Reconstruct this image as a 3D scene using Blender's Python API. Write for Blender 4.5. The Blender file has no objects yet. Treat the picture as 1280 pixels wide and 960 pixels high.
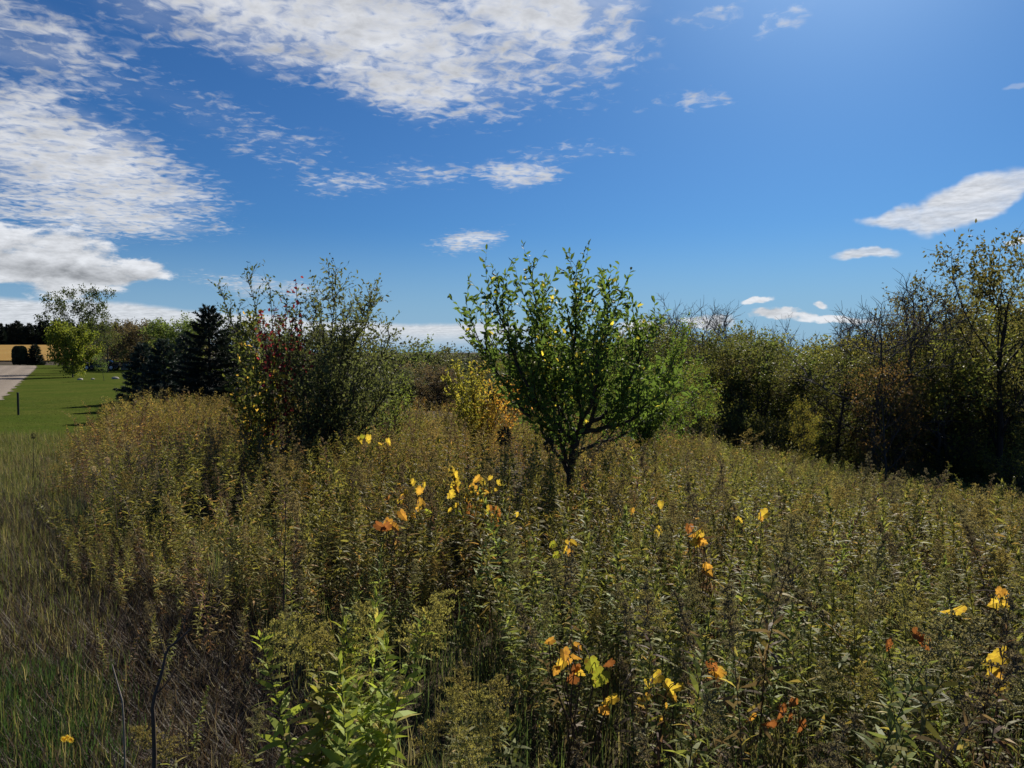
import bpy, math
import numpy as np
from math import radians, sin, cos, pi

R = math.radians
SC = bpy.context.scene
COL = SC.collection
UP = np.array([0.0, 0.0, 1.0])

# ------------------------------------------------------------------ camera
EYE = np.array([0.0, 0.0, 1.7])
FPX = 931.0
PITCH = math.atan(40.0 / FPX)
cam_d = bpy.data.cameras.new('camera')
cam_d.sensor_width = 36.0
cam_d.lens = FPX / 1280.0 * 36.0
cam_d.clip_start = 0.05
cam_d.clip_end = 8000.0
cam = bpy.data.objects.new('camera', cam_d)
COL.objects.link(cam)
cam.location = EYE
cam.rotation_euler = (R(90) - PITCH, 0, 0)
SC.camera = cam

# ------------------------------------------------------------------ light
SUN_AZ, SUN_EL = 24.0, 36.0
SC.view_settings.view_transform = 'Standard'
SC.view_settings.look = 'None'
SC.view_settings.gamma = 1.0
SC.view_settings.use_curve_mapping = False
EXPO = 0.7
SC.view_settings.exposure = EXPO
SUN_STRENGTH = 4.6
SKY_STRENGTH = 0.075
sd = bpy.data.lights.new('sun', 'SUN')
sd.energy = SUN_STRENGTH
sd.angle = R(0.55)
sd.color = (1.0, 0.92, 0.80)
sun = bpy.data.objects.new('sun', sd)
COL.objects.link(sun)
sun.rotation_euler = (R(90 - SUN_EL), 0, R(180 - SUN_AZ))
SC.render.engine = 'CYCLES'
cy = SC.cycles
cy.max_bounces = 9
cy.diffuse_bounces = 5
cy.glossy_bounces = 2
cy.transmission_bounces = 4
cy.transparent_max_bounces = 6
cy.use_denoising = True
cy.caustics_reflective = False
cy.caustics_refractive = False
cy.sample_clamp_indirect = 6.0


# ------------------------------------------------------------------ node helper
class N:
    """small wrapper to write shader maths compactly"""
    def __init__(s, tree):
        s.t = tree
        s.n = tree.nodes
        s.l = tree.links

    def put(s, sock, v):
        if isinstance(v, bpy.types.NodeSocket):
            s.l.new(v, sock)
        elif v is not None:
            if hasattr(sock.default_value, '__len__') and not hasattr(v, '__len__'):
                sock.default_value = [v] * len(sock.default_value)
            elif hasattr(sock.default_value, '__len__') and len(sock.default_value) == 4 and len(v) == 3:
                sock.default_value = (*v, 1)
            else:
                sock.default_value = v

    def m(s, op, a, b=None, c=None, clamp=False):
        nd = s.n.new('ShaderNodeMath')
        nd.operation = op
        nd.use_clamp = clamp
        for i, v in enumerate((a, b, c)):
            if v is not None:
                s.put(nd.inputs[i], v)
        return nd.outputs[0]

    def v(s, op, a, b=None, scale=None):
        nd = s.n.new('ShaderNodeVectorMath')
        nd.operation = op
        s.put(nd.inputs[0], a)
        if b is not None:
            s.put(nd.inputs[1], b)
        if scale is not None:
            s.put(nd.inputs['Scale'], scale)
        return nd.outputs[1] if op in ('DOT_PRODUCT', 'LENGTH') else nd.outputs[0]

    def xyz(s, x, y, z):
        nd = s.n.new('ShaderNodeCombineXYZ')
        s.put(nd.inputs[0], x); s.put(nd.inputs[1], y); s.put(nd.inputs[2], z)
        return nd.outputs[0]

    def sep(s, v):
        nd = s.n.new('ShaderNodeSeparateXYZ')
        s.put(nd.inputs[0], v)
        return nd.outputs

    def noise(s, vec, scale, detail=4, rough=0.55, dist=0.0, lac=2.0, color=False):
        nd = s.n.new('ShaderNodeTexNoise')
        if vec is not None:
            s.put(nd.inputs['Vector'], vec)
        nd.inputs['Scale'].default_value = scale
        nd.inputs['Detail'].default_value = detail
        nd.inputs['Roughness'].default_value = rough
        nd.inputs['Distortion'].default_value = dist
        nd.inputs['Lacunarity'].default_value = lac
        return nd.outputs[1 if color else 0]

    def smooth(s, x, a, b, lo=0.0, hi=1.0):
        nd = s.n.new('ShaderNodeMapRange')
        nd.interpolation_type = 'SMOOTHSTEP'
        s.put(nd.inputs[0], x)
        for i, q in enumerate((a, b, lo, hi)):
            s.put(nd.inputs[i + 1], q)
        return nd.outputs[0]

    def mix(s, f, a, b, mode='MIX'):
        nd = s.n.new('ShaderNodeMix')
        nd.data_type = 'RGBA'
        nd.blend_type = mode
        s.put(nd.inputs[0], f)
        s.put(nd.inputs[6], a)
        s.put(nd.inputs[7], b)
        return nd.outputs[2]


# ------------------------------------------------------------------ world: nishita sky and procedural clouds
W = bpy.data.worlds.new('World')
SC.world = W
W.use_nodes = True
k = N(W.node_tree)
for nd in list(k.n):
    k.n.remove(nd)
sky = k.n.new('ShaderNodeTexSky')
sky.sky_type = 'NISHITA'
sky.sun_disc = False
sky.sun_elevation = R(SUN_EL)
sky.sun_rotation = R(SUN_AZ)
sky.altitude = 300
sky.air_density = 1.0
sky.dust_density = 0.6
sky.ozone_density = 4.0
geo = k.n.new('ShaderNodeNewGeometry')
dirv = k.v('NORMALIZE', k.v('SCALE', geo.outputs['Incoming'], scale=-1.0))
dx, dy, dz = k.sep(dirv)
az = k.m('ARCTAN2', dx, dy)
hor = k.m('SQRT', k.m('ADD', k.m('MULTIPLY', dx, dx), k.m('MULTIPLY', dy, dy)))
el = k.m('ARCTAN2', dz, hor)
zz = k.m('ADD', k.m('MAXIMUM', dz, 0.0), 0.06)
plane = k.xyz(k.m('DIVIDE', dx, zz), k.m('DIVIDE', dy, zz), 0.0)     # the cloud deck overhead
low = k.xyz(az, k.m('MULTIPLY', el, 2.6), 0.3)                       # for clouds near the horizon

warp = k.sep(k.noise(k.xyz(az, el, 0.0), 5.0, 5, 0.6, color=True))
waz = k.m('ADD', az, k.m('MULTIPLY', k.m('SUBTRACT', warp[0], 0.5), 0.16))
wel = k.m('ADD', el, k.m('MULTIPLY', k.m('SUBTRACT', warp[1], 0.5), 0.08))


def direction(px, py):
    d = np.array([(px - 640) / FPX, cos(PITCH) + (480 - py) / FPX * sin(PITCH), -sin(PITCH) + (480 - py) / FPX * cos(PITCH)])
    d /= np.linalg.norm(d)
    return math.atan2(d[0], d[1]), math.asin(d[2])


def blob(px, py, rx, ry, rot=0.0, gain=1.0, soft=1.0, warped=True):
    """soft elliptical cloud region on the sky (azimuth / elevation)"""
    a0, e0 = direction(px, py)
    a1, _ = direction(px + rx, py)
    _, e1 = direction(px, py - ry)
    _, e2 = direction(px, py + ry)
    ra, re = abs(a1 - a0), abs(e1 - e2) / 2
    A = k.m('SUBTRACT', waz if warped else az, a0)
    E = k.m('SUBTRACT', wel if warped else el, e0)
    c_, s_ = cos(R(rot)), sin(R(rot))
    p = k.m('DIVIDE', k.m('ADD', k.m('MULTIPLY', A, c_), k.m('MULTIPLY', E, s_)), ra)
    q = k.m('DIVIDE', k.m('SUBTRACT', k.m('MULTIPLY', E, c_), k.m('MULTIPLY', A, s_)), re)
    d = k.m('SQRT', k.m('ADD', k.m('MULTIPLY', p, p), k.m('MULTIPLY', q, q)))
    return k.smooth(d, 1.0 + 0.5 * soft, 1.0 - 0.75 * soft, 0.0, gain)


def union(lst):
    r = lst[0]
    for b in lst[1:]:
        r = k.m('MAXIMUM', r, b)
    return r


# high altocumulus sheets
sheet = union([
    blob(420, 20, 310, 95, -8), blob(640, 20, 190, 85, 14, 0.95), blob(500, 95, 150, 55, -8, 0.9), blob(760, 10, 70, 28, 0, 0.7),
    blob(30, 45, 190, 60, -16, 0.62), blob(80, 205, 200, 62, -13, 1.0), blob(110, 262, 150, 30, -4, 0.9),
    blob(10, 160, 120, 60, 0, 0.95), blob(270, 150, 180, 36, -20, 0.34),
    blob(645, 222, 62, 20, 4, 0.86), blob(585, 300, 52, 14, 14, 0.78), blob(520, 222, 90, 22, 0, 0.36),
    blob(710, 190, 70, 14, 0, 0.42), blob(440, 235, 70, 16, 0, 0.5), blob(850, 130, 60, 16, 0, 0.45),
    blob(880, 12, 60, 16, 0, 0.45), blob(340, 358, 90, 13, -4, 0.6), blob(975, 20, 60, 14, 20, 0.42), blob(740, 66, 90, 40, 20, 0.6)])
n1 = k.noise(plane, 4.0, 7, 0.62, 0.25)
n2 = k.noise(k.v('ADD', plane, (3.1, 1.7, 0.0)), 18.0, 5, 0.55, 0.5)
tex = k.m('ADD', k.m('MULTIPLY', n1, 0.44), k.m('MULTIPLY', n2, 0.56))
dens_s = k.smooth(k.m('ADD', k.m('MULTIPLY', tex, 2.3), k.m('MULTIPLY', sheet, 0.68)), 1.28, 1.94)
dens_s = k.m('MULTIPLY', dens_s, k.smooth(sheet, 0.0, 0.25))
veil = k.m('MULTIPLY', k.smooth(sheet, 0.15, 1.0), k.smooth(k.noise(plane, 3.0, 4, 0.6, 0.6), 0.32, 0.72, 0.0, 0.42))
dens_s = k.m('MAXIMUM', dens_s, veil)
# smooth lens clouds on the right
lens = union([blob(1215, 252, 105, 24, 13, 1.0, 0.45), blob(1130, 268, 60, 12, 6, 0.9, 0.5), blob(1068, 313, 44, 8, 6, 0.9, 0.6),
              blob(1250, 112, 26, 5, 0, 0.5, 0.7)])
nl = k.noise(k.xyz(k.m('MULTIPLY', az, 1.0), k.m('MULTIPLY', el, 3.5), 1.0), 9.0, 8, 0.6, 0.4)
dens_l = k.smooth(k.m('ADD', lens, k.m('MULTIPLY', nl, 1.3)), 0.85, 1.85)
dens_l = k.m('MULTIPLY', dens_l, k.smooth(lens, 0.0, 0.2))
# cumulus near the horizon
cum = union([
    blob(40, 312, 165, 44, -10, 1.15, 0.8), blob(150, 332, 100, 20, -6, 1.1, 0.8), blob(10, 300, 100, 34, 0, 1.1, 0.8), blob(955, 376, 21, 6, -4, 1.0, 0.95),
    blob(1022, 383, 13, 6, -20, 1.0, 0.95), blob(980, 398, 42, 9, -6, 1.0, 0.95), blob(885, 402, 50, 13, 0, 1.0, 0.95),
    blob(172, 380, 18, 4, 0, 0.9, 0.95), blob(790, 408, 60, 12, 0, 0.8, 0.95), blob(1040, 402, 45, 7, 0, 0.9, 0.95), blob(1270, 300, 24, 6, 0, 0.7, 0.95)])
nc = k.noise(low, 22.0, 8, 0.62, 0.2)
dens_c = k.smooth(k.m('ADD', cum, k.m('MULTIPLY', nc, 2.4)), 1.58, 2.12)
dens_c = k.m('MULTIPLY', dens_c, k.smooth(cum, 0.0, 0.2))
# stratus bank low in the sky
top_az = k.smooth(az, direction(60, 390)[0], direction(520, 400)[0], direction(60, 374)[1], direction(520, 404)[1])
top_n = k.m('ADD', top_az, k.m('MULTIPLY', k.m('SUBTRACT', k.noise(k.xyz(az, 0.0, 5.0), 9.0, 5, 0.6), 0.5), 0.02))
bank = k.m('MULTIPLY', k.smooth(k.m('SUBTRACT', top_n, el), -0.002, 0.006), k.smooth(az, direction(700, 400)[0], direction(600, 400)[0]))
bank = k.m('MULTIPLY', bank, k.smooth(el, 0.0, 0.03, 0.0, 0.92))
dens = union([dens_s, dens_l, dens_c, bank])

# relief: brighter on the side turned to the sun, grey in the thick parts
sx, sy = sin(R(SUN_AZ)) * 0.12, cos(R(SUN_AZ)) * 0.12
n1b = k.noise(k.v('ADD', plane, (-sx * 0.5, -sy * 0.5, 0.0)), 4.0, 7, 0.62, 0.25)
rel = k.m('MULTIPLY', k.m('SUBTRACT', n1b, n1), 1.1)
shade_s = k.m('ADD', k.m('ADD', 0.93, rel), k.m('MULTIPLY', k.m('SUBTRACT', n2, 0.5), -0.5))
ncb = k.noise(k.v('ADD', low, (0.0, 0.03, 0.0)), 22.0, 8, 0.62, 0.2)
cumb = blob(70, 338, 105, 13, -4, 1.0, 0.9, False)
shade_c = k.m('ADD', 0.95, k.m('MULTIPLY', k.m('SUBTRACT', nc, ncb), 1.3))
shade_c = k.m('SUBTRACT', shade_c, k.m('MULTIPLY', cumb, 0.42))
usec = k.smooth(dens_c, 0.05, 0.4)
shade = k.m('ADD', k.m('MULTIPLY', shade_s, k.m('SUBTRACT', 1.0, usec)), k.m('MULTIPLY', shade_c, usec))
shade = k.m('MAXIMUM', k.m('MINIMUM', shade, 1.12), 0.3)
CLOUD = 0.78 / SKY_STRENGTH / 2 ** EXPO
cloud_col = k.v('SCALE', (CLOUD * 0.97, CLOUD * 0.99, CLOUD * 1.03), scale=shade)
skyc = k.mix(1.0, sky.outputs[0], (0.175, 0.365, 0.57), 'MULTIPLY')
skyc = k.mix(k.smooth(el, 0.17, 0.0, 0.0, 0.85), skyc, tuple(c / SKY_STRENGTH / 2 ** EXPO for c in (0.29, 0.47, 0.66)))
final = k.mix(k.m('MULTIPLY', dens, 0.93), skyc, cloud_col)
sdir = (sin(R(SUN_AZ)) * cos(R(SUN_EL)), cos(R(SUN_AZ)) * cos(R(SUN_EL)), sin(R(SUN_EL)))
glow = k.m('POWER', k.m('MAXIMUM', k.v('DOT_PRODUCT', dirv, sdir), 0.0), 48.0)      # aureole of the sun
final = k.v('ADD', final, k.v('SCALE', (1.0, .98, .95), scale=k.m('MULTIPLY', glow, 0.30 / SKY_STRENGTH / 2 ** EXPO)))
bg = k.n.new('ShaderNodeBackground')
bg.inputs[1].default_value = SKY_STRENGTH
k.l.new(final, bg.inputs[0])
W.cycles.sampling_method = 'MANUAL'
W.cycles.sample_map_resolution = 512
wo = k.n.new('ShaderNodeOutputWorld')
k.l.new(bg.outputs[0], wo.inputs[0])


# ------------------------------------------------------------------ terrain height
def sstep(x, a, b):
    t = np.clip((np.asarray(x, float) - a) / (b - a), 0, 1)
    return t * t * (3 - 2 * t)


_RX = np.array([-400, -30, -16, -10, -4, 0, 3.2, 7.1, 11.6, 14.8, 20.6, 30, 60, 400.0])
_RZ = -np.array([.6, .6, .6, .88, 1.08, 1.28, 1.75, 2.50, 3.40, 4.1, 5.0, 6.2, 7.4, 7.4])
_gx = np.arange(-400, 400.1, 0.5)
_gz = np.interp(_gx, _RX, _RZ)
_ker = np.exp(-np.linspace(-2.5, 2.5, 17) ** 2)
_gz = np.convolve(np.pad(_gz, 8, mode='edge'), _ker / _ker.sum(), 'valid')


def H(x, y):
    x = np.asarray(x, float)
    y = np.asarray(y, float)
    r = np.interp(x, _gx, _gz)
    t = np.clip(y / 30.0, 0, None)
    ramp = np.where(t < 1, t, 1 + (1 - np.exp(-(t - 1) * 1.2)) * 0.35 * sstep(x, -12, 4))
    z = r * ramp
    z = z - .85 * sstep(x, 2, 10) * sstep(y, 2, 12) * (1 - sstep(y, 18, 31))
    u = x / np.maximum(y, 1.0)
    z = z - 5.5 * sstep(u, -.40, -.22) * sstep(y, 33, 78)
    z = z + 5.2 * sstep(y, 128, 255) * sstep(-x, 40, 80) * 0.86
    return z


def ray(px, py, Y):
    """world point seen at pixel (px, py) of the photograph at distance Y ahead"""
    v = (480 - py) / FPX
    d = np.array([(px - 640) / FPX, cos(PITCH) + v * sin(PITCH), -sin(PITCH) + v * cos(PITCH)])
    return EYE + d * (Y / d[1])


# ------------------------------------------------------------------ mesh building
class Geo:
    """vertices, quads, tris and a colour per vertex, collected in numpy"""
    def __init__(s):
        s.V, s.C, s.F3, s.F4 = [], [], [], []
        s.n = 0

    def add(s, v, c, f3=None, f4=None):
        v = np.asarray(v, float).reshape(-1, 3)
        c = np.asarray(c, float)
        if c.ndim == 1:
            c = np.repeat(c[None], len(v), 0)
        s.V.append(v)
        s.C.append(c)
        if f3 is not None and len(f3):
            s.F3.append(np.asarray(f3, int).reshape(-1, 3) + s.n)
        if f4 is not None and len(f4):
            s.F4.append(np.asarray(f4, int).reshape(-1, 4) + s.n)
        s.n += len(v)

    def arrays(s):
        V = np.concatenate(s.V) if s.V else np.zeros((0, 3))
        C = np.concatenate(s.C) if s.C else np.zeros((0, 3))
        A = np.concatenate(s.F3) if s.F3 else np.zeros((0, 3), int)
        B = np.concatenate(s.F4) if s.F4 else np.zeros((0, 4), int)
        return V, C, A, B

    def mesh(s, name, mat, smooth=False):
        V, C, A, B = s.arrays()
        me = bpy.data.meshes.new(name)
        me.vertices.add(len(V))
        me.vertices.foreach_set('co', V.astype(np.float32).ravel())
        nl = A.size + B.size
        me.loops.add(nl)
        me.loops.foreach_set('vertex_index', np.concatenate([A.ravel(), B.ravel()]).astype(np.int32))
        me.polygons.add(len(A) + len(B))
        st = np.concatenate([np.arange(len(A)) * 3, A.size + np.arange(len(B)) * 4]).astype(np.int32)
        me.polygons.foreach_set('loop_start', st)
        me.polygons.foreach_set('use_smooth', np.full(len(st), bool(smooth)))
        at = me.color_attributes.new('col', 'FLOAT_COLOR', 'POINT')
        at.data.foreach_set('color', np.concatenate([C, np.ones((len(C), 1))], 1).astype(np.float32).ravel())
        me.materials.append(mat)
        me.update(calc_edges=True)
        return me

    def obj(s, name, mat, parent=None, smooth=False):
        return link(name, s.mesh(name, mat, smooth), parent)


def link(name, data, parent=None, loc=None):
    o = bpy.data.objects.new(name, data)
    COL.objects.link(o)
    if parent is not None:
        o.parent = parent
    if loc is not None:
        o.location = loc
    return o


def tag(o, label=None, cat=None, group=None, kind=None):
    for a, b in (('label', label), ('category', cat), ('group', group), ('kind', kind)):
        if b:
            o[a] = b
    return o


def norm(v):
    v = np.asarray(v, float)
    return v / np.maximum(np.linalg.norm(v, axis=-1, keepdims=True), 1e-9)


def stamp(g, tv, t3, t4, P, D, Nn, L, Wd, C, tc=None):
    """one copy of the template (x along the leaf, y across, z normal) per row"""
    P = np.asarray(P, float)
    n = len(P)
    if n == 0:
        return
    D = norm(D)
    S = norm(np.cross(Nn, D))
    Z = np.cross(D, S)
    L = np.broadcast_to(L, (n,))[:, None, None]
    Wd = np.broadcast_to(Wd, (n,))[:, None, None]
    tv = np.asarray(tv, float)
    v = (P[:, None] + D[:, None] * tv[None, :, :1] * L + S[:, None] * tv[None, :, 1:2] * Wd + Z[:, None] * tv[None, :, 2:3] * L)
    C = np.asarray(C, float)
    if C.ndim == 1:
        C = np.repeat(C[None], n, 0)
    c = np.repeat(C[:, None], len(tv), 1)
    if tc is not None:
        c = c * np.asarray(tc)[None, :, None]
    off = (np.arange(n) * len(tv))[:, None, None]
    f3 = (np.asarray(t3, int).reshape(1, -1, 3) + off).reshape(-1, 3) if len(t3) else None
    f4 = (np.asarray(t4, int).reshape(1, -1, 4) + off).reshape(-1, 4) if len(t4) else None
    g.add(v.reshape(-1, 3), c.reshape(-1, 3), f3, f4)


# leaf templates
DIA = ([(0, 0, 0), (.42, .5, .10), (1, 0, -.06), (.42, -.5, .10)], [(0, 1, 2), (0, 2, 3)], [])
OVAL = ([(0, 0, 0), (.22, .36, .08), (.62, .44, .07), (1, 0, -.12), (.62, -.44, .07), (.22, -.36, .08), (.4, 0, 0)],
        [(0, 6, 1), (0, 5, 6), (6, 3, 2), (6, 4, 3), (6, 2, 1), (6, 5, 4)], [])
LANCE = ([(0, .12, 0), (0, -.12, 0), (.3, .5, .03), (.3, -.5, .03), (.65, .38, -.03), (.65, -.38, -.03), (1, 0, -.18)],
         [(4, 5, 6)], [(1, 3, 2, 0), (3, 5, 4, 2)])
LANCE1 = ([(0, 0, 0), (.4, .5, .05), (1, 0, -.15), (.4, -.5, .05)], [], [(0, 3, 2, 1)])
BLADE = ([(0, .5, 0), (0, -.5, 0), (.45, .42, .0), (.45, -.42, .0), (.8, .25, -.10), (.8, -.25, -.10), (1, 0, -.24)],
         [(4, 5, 6)], [(1, 3, 2, 0), (3, 5, 4, 2)])
GRAPE_V = [(.12, 0, 0)]
for a_, r_ in [(180, .10), (150, .46), (128, .40), (108, .52), (84, .50), (66, .40), (46, .60), (26, .62), (12, .74), (0, 1.0)]:
    pass
_gr = [(0, .0), (-.16, .20), (-.12, .40), (.04, .50), (.16, .44), (.26, .56), (.42, .50), (.50, .38), (.66, .44), (.72, .26), (.88, .16), (1.0, 0)]
_g2 = []
for (xa, ya), (xb, yb) in zip(_gr[:-1], _gr[1:]):
    _g2 += [(xa, ya), ((xa + xb) / 2 - .02 + (yb - ya) * -.10, (ya + yb) / 2 * .93)]
_gr = _g2 + [_gr[-1]]
GRAPE_V = [(.30, 0, 0)] + [(x, y, .34 * y - .22 * x * x) for x, y in _gr] + [(x, -y, .34 * y - .22 * x * x) for x, y in _gr[1:-1][::-1]]
GRAPE = (GRAPE_V, [(0, i, i + 1 if i < len(GRAPE_V) - 1 else 1) for i in range(1, len(GRAPE_V))], [])


def tube(g, pts, rad, sides=5, col=(.1, .08, .06)):
    pts = np.asarray(pts, float)
    rad = np.broadcast_to(rad, (len(pts),))
    t = norm(np.gradient(pts, axis=0))
    ref = np.array([0.31, 0.95, 0.05]) if abs(t[0, 2]) > .7 else UP
    a = norm(np.cross(t, ref))
    b = np.cross(t, a)
    ang = np.arange(sides) * 2 * pi / sides
    v = pts[:, None] + rad[:, None, None] * (a[:, None] * np.cos(ang)[None, :, None] + b[:, None] * np.sin(ang)[None, :, None])
    m = len(pts)
    i, j = np.meshgrid(np.arange(m - 1), np.arange(sides), indexing='ij')
    j2 = (j + 1) % sides
    f = np.stack([i * sides + j, i * sides + j2, (i + 1) * sides + j2, (i + 1) * sides + j], -1).reshape(-1, 4)
    g.add(v.reshape(-1, 3), col, None, f)


def box(g, x0, x1, y0, y1, z0, z1, col=(.5, .5, .5)):
    v = [(x, y, z) for x in (x0, x1) for y in (y0, y1) for z in (z0, z1)]
    g.add(v, col, None, [(0, 1, 3, 2), (4, 6, 7, 5), (0, 4, 5, 1), (2, 3, 7, 6), (0, 2, 6, 4), (1, 5, 7, 3)])


# ------------------------------------------------------------------ materials
def new_mat(name):
    m = bpy.data.materials.new(name)
    m.use_nodes = True
    for nd in list(m.node_tree.nodes):
        m.node_tree.nodes.remove(nd)
    k = N(m.node_tree)
    out = k.n.new('ShaderNodeOutputMaterial')
    return m, k, out


def principled(k, col, rough=0.8, spec=0.3, bump=None, metal=0.0):
    p = k.n.new('ShaderNodeBsdfPrincipled')
    k.put(p.inputs['Base Color'], col)
    k.put(p.inputs['Roughness'], rough)
    p.inputs['Specular IOR Level'].default_value = spec
    p.inputs['Metallic'].default_value = metal
    if bump is not None:
        b = k.n.new('ShaderNodeBump')
        b.inputs['Strength'].default_value = bump[1]
        b.inputs['Distance'].default_value = bump[2]
        k.l.new(bump[0], b.inputs['Height'])
        k.l.new(b.outputs[0], p.inputs['Normal'])
    return p.outputs[0]


def vcol(k):
    a = k.n.new('ShaderNodeAttribute')
    a.attribute_name = 'col'
    return a.outputs['Color']


def leaf_mat(name, trans=0.4, rough=0.45, spec=0.4, var=0.25, gain=1.85, sat=0.92):
    m, k, out = new_mat(name)
    oi = k.n.new('ShaderNodeObjectInfo')
    base = k.v('SCALE', vcol(k), scale=gain)
    hsv = k.n.new('ShaderNodeHueSaturation')
    k.put(hsv.inputs['Hue'], k.m('ADD', 0.5, k.m('MULTIPLY', k.m('SUBTRACT', oi.outputs['Random'], 0.5), 0.035 * var * 4)))
    k.put(hsv.inputs['Value'], k.m('ADD', 1.0 - var / 2, k.m('MULTIPLY', oi.outputs['Random'], var)))
    hsv.inputs['Saturation'].default_value = sat
    k.l.new(base, hsv.inputs['Color'])
    c = hsv.outputs[0]
    p = principled(k, c, rough, spec)
    t = k.n.new('ShaderNodeBsdfTranslucent')
    k.l.new(k.mix(1.0, c, (1.45, 1.40, 0.85), 'MULTIPLY'), t.inputs[0])
    mx = k.n.new('ShaderNodeMixShader')
    mx.inputs[0].default_value = trans
    k.l.new(p, mx.inputs[1])
    k.l.new(t.outputs[0], mx.inputs[2])
    k.l.new(mx.outputs[0], out.inputs[0])
    return m


def col_mat(name, rough=0.85, spec=0.2, nscale=30.0, amt=0.5, bump=0.4):
    m, k, out = new_mat(name)
    tc = k.n.new('ShaderNodeTexCoord')
    n = k.noise(tc.outputs['Object'], nscale, 5, 0.6)
    c = k.mix(n, k.v('SCALE', vcol(k), scale=1 - amt), k.v('SCALE', vcol(k), scale=1 + amt))
    k.l.new(principled(k, c, rough, spec, (n, bump, 0.01)), out.inputs[0])
    return m


M_LEAF = leaf_mat('leaf', 0.5, 0.5, 0.10)
M_FIELD = leaf_mat('weed_leaf', 0.43, 0.55, 0.12, 0.4, 1.65, 0.86)
M_NEEDLE = leaf_mat('needle', 0.12, 0.6, 0.25, 0.15)
M_SEED = leaf_mat('seed_fluff', 0.35, 0.9, 0.05, .25, 1.3, 0.90)
M_BARK = col_mat('bark', 0.9, 0.15, 14.0, 0.45, 0.6)
M_STEM = col_mat('plant_stem', 0.7, 0.25, 40.0, 0.3, 0.2)


def ground_mat(name, cols, s1, s2, bump=0.5, spec=0.1):
    m, k, out = new_mat(name)
    g = k.n.new('ShaderNodeNewGeometry')
    P = g.outputs['Position']
    a = k.noise(P, s1, 5, 0.6)
    b = k.noise(P, s2, 6, 0.65)
    c = k.mix(k.smooth(a, .35, .65), cols[0], cols[1])
    c = k.mix(k.smooth(b, .35, .7), c, cols[2])
    k.l.new(principled(k, c, 0.95, spec, (b, bump, 0.05)), out.inputs[0])
    return m


# ------------------------------------------------------------------ setting
rng = np.random.default_rng(7)


def sheet_grid(name, xs, ys, zoff, mat, warp=None):
    X, Y = np.meshgrid(xs, ys, indexing='ij')
    if warp is not None:
        X, Y = warp(X, Y)
    V = np.stack([X, Y, H(X, Y) + zoff], -1).reshape(-1, 3)
    a, b = X.shape
    i, j = np.meshgrid(np.arange(a - 1), np.arange(b - 1), indexing='ij')
    f = np.stack([i * b + j, (i + 1) * b + j, (i + 1) * b + j + 1, i * b + j + 1], -1).reshape(-1, 4)
    g = Geo()
    g.add(V, (.1, .1, .1), None, f)
    o = g.obj(name, mat, smooth=True)
    return tag(o, kind='structure')


m_ground = ground_mat('soil_and_litter', ((.035, .027, .018), (.05, .04, .022), (.06, .045, .028)), 0.8, 14.0, 0.8)
lin = np.linspace(-1, 1, 321)
gx = np.sinh(lin * 5.2) / np.sinh(5.2) * 3000
ly = np.linspace(-0.35, 1, 321)
gy = np.sinh(ly * 5.4) / np.sinh(5.4) * 4000
sheet_grid('ground', gx, gy, 0.0, m_ground)

m_lawn = ground_mat('mown_grass', ((.050, .076, .013), (.082, .094, .020), (.046, .062, .013)), 0.35, 5.0, 1.0, 0.0)


def edge_x(y):
    """left boundary of the tall weeds"""
    return np.interp(y, [0.8, 2.0, 3.2, 4.5, 6.5, 9, 13, 18.6, 34, 60], [-0.5, -0.95, -1.7, -2.35, -3.7, -5.5, -8.0, -10.6, -17.9, -26])


sheet_grid('lawn', np.linspace(0, 1, 90), np.linspace(15.5, 128, 160), 0.05, m_lawn,
           lambda U, Y: (-130 + (edge_x(np.minimum(Y, 34)) - 0.2 - np.maximum(Y - 34, 0) * 0.30 + 130) * U, Y))


# gravel road: straight run, then swinging left over the rise
def road_mat():
    m, k, out = new_mat('gravel')
    at = vcol(k)
    g = k.n.new('ShaderNodeNewGeometry')
    P = g.outputs['Position']
    n = k.noise(P, 1.2, 4, 0.6)
    f = k.noise(P, 40.0, 4, 0.7)
    u = k.sep(at)[0]
    tr = k.m('ABSOLUTE', k.m('SINE', k.m('ADD', k.m('MULTIPLY', u, 9.4), k.m('MULTIPLY', n, 0.8))))
    c = k.mix(tr, (.22, .185, .15), (.15, .125, .10))
    c = k.mix(k.smooth(f, .3, .75), c, (.25, .21, .17))
    k.l.new(principled(k, c, 0.95, 0.1, (f, 0.6, 0.02)), out.inputs[0])
    return m


cl = np.array([(-16.6, 16), (-26.6, 34), (-42.6, 60), (-57.3, 84), (-71.5, 107), (-80.5, 121), (-104, 126), (-170, 124.0)])
tt = np.linspace(0, 1, len(cl))
ts = np.linspace(0, 1, 260)
cx = np.interp(ts, tt, cl[:, 0]); cyy = np.interp(ts, tt, cl[:, 1])
kk = np.ones(5) / 5
cx = np.convolve(np.pad(cx, 2, mode='edge'), kk, 'valid'); cyy = np.convolve(np.pad(cyy, 2, mode='edge'), kk, 'valid')
cx[0], cyy[0] = cl[0]
tan = norm(np.stack([np.gradient(cx), np.gradient(cyy)], -1))
g = Geo()
us = np.linspace(-1, 1, 9)
hw = 2.7
Vr, Cr = [], []
for q in range(len(cx)):
    for u in us:
        wq = hw + (.12 * sin(q * 2.3) + .10 * sin(q * 5.1 + 1)) * abs(u)
        x = cx[q] - tan[q, 1] * u * wq * -1
        y = cyy[q] - tan[q, 0] * u * wq
        Vr.append((x, y, float(H(x, y)) + 0.10 - 0.03 * u * u))
        Cr.append((u * .5 + .5, 0, 0))
nu = len(us)
g.add(Vr, np.array(Cr), None, [(i * nu + j, i * nu + j + 1, (i + 1) * nu + j + 1, (i + 1) * nu + j) for i in range(len(cx) - 1) for j in range(nu - 1)])
tag(g.obj('gravel_road', road_mat(), smooth=True), kind='structure')

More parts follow.
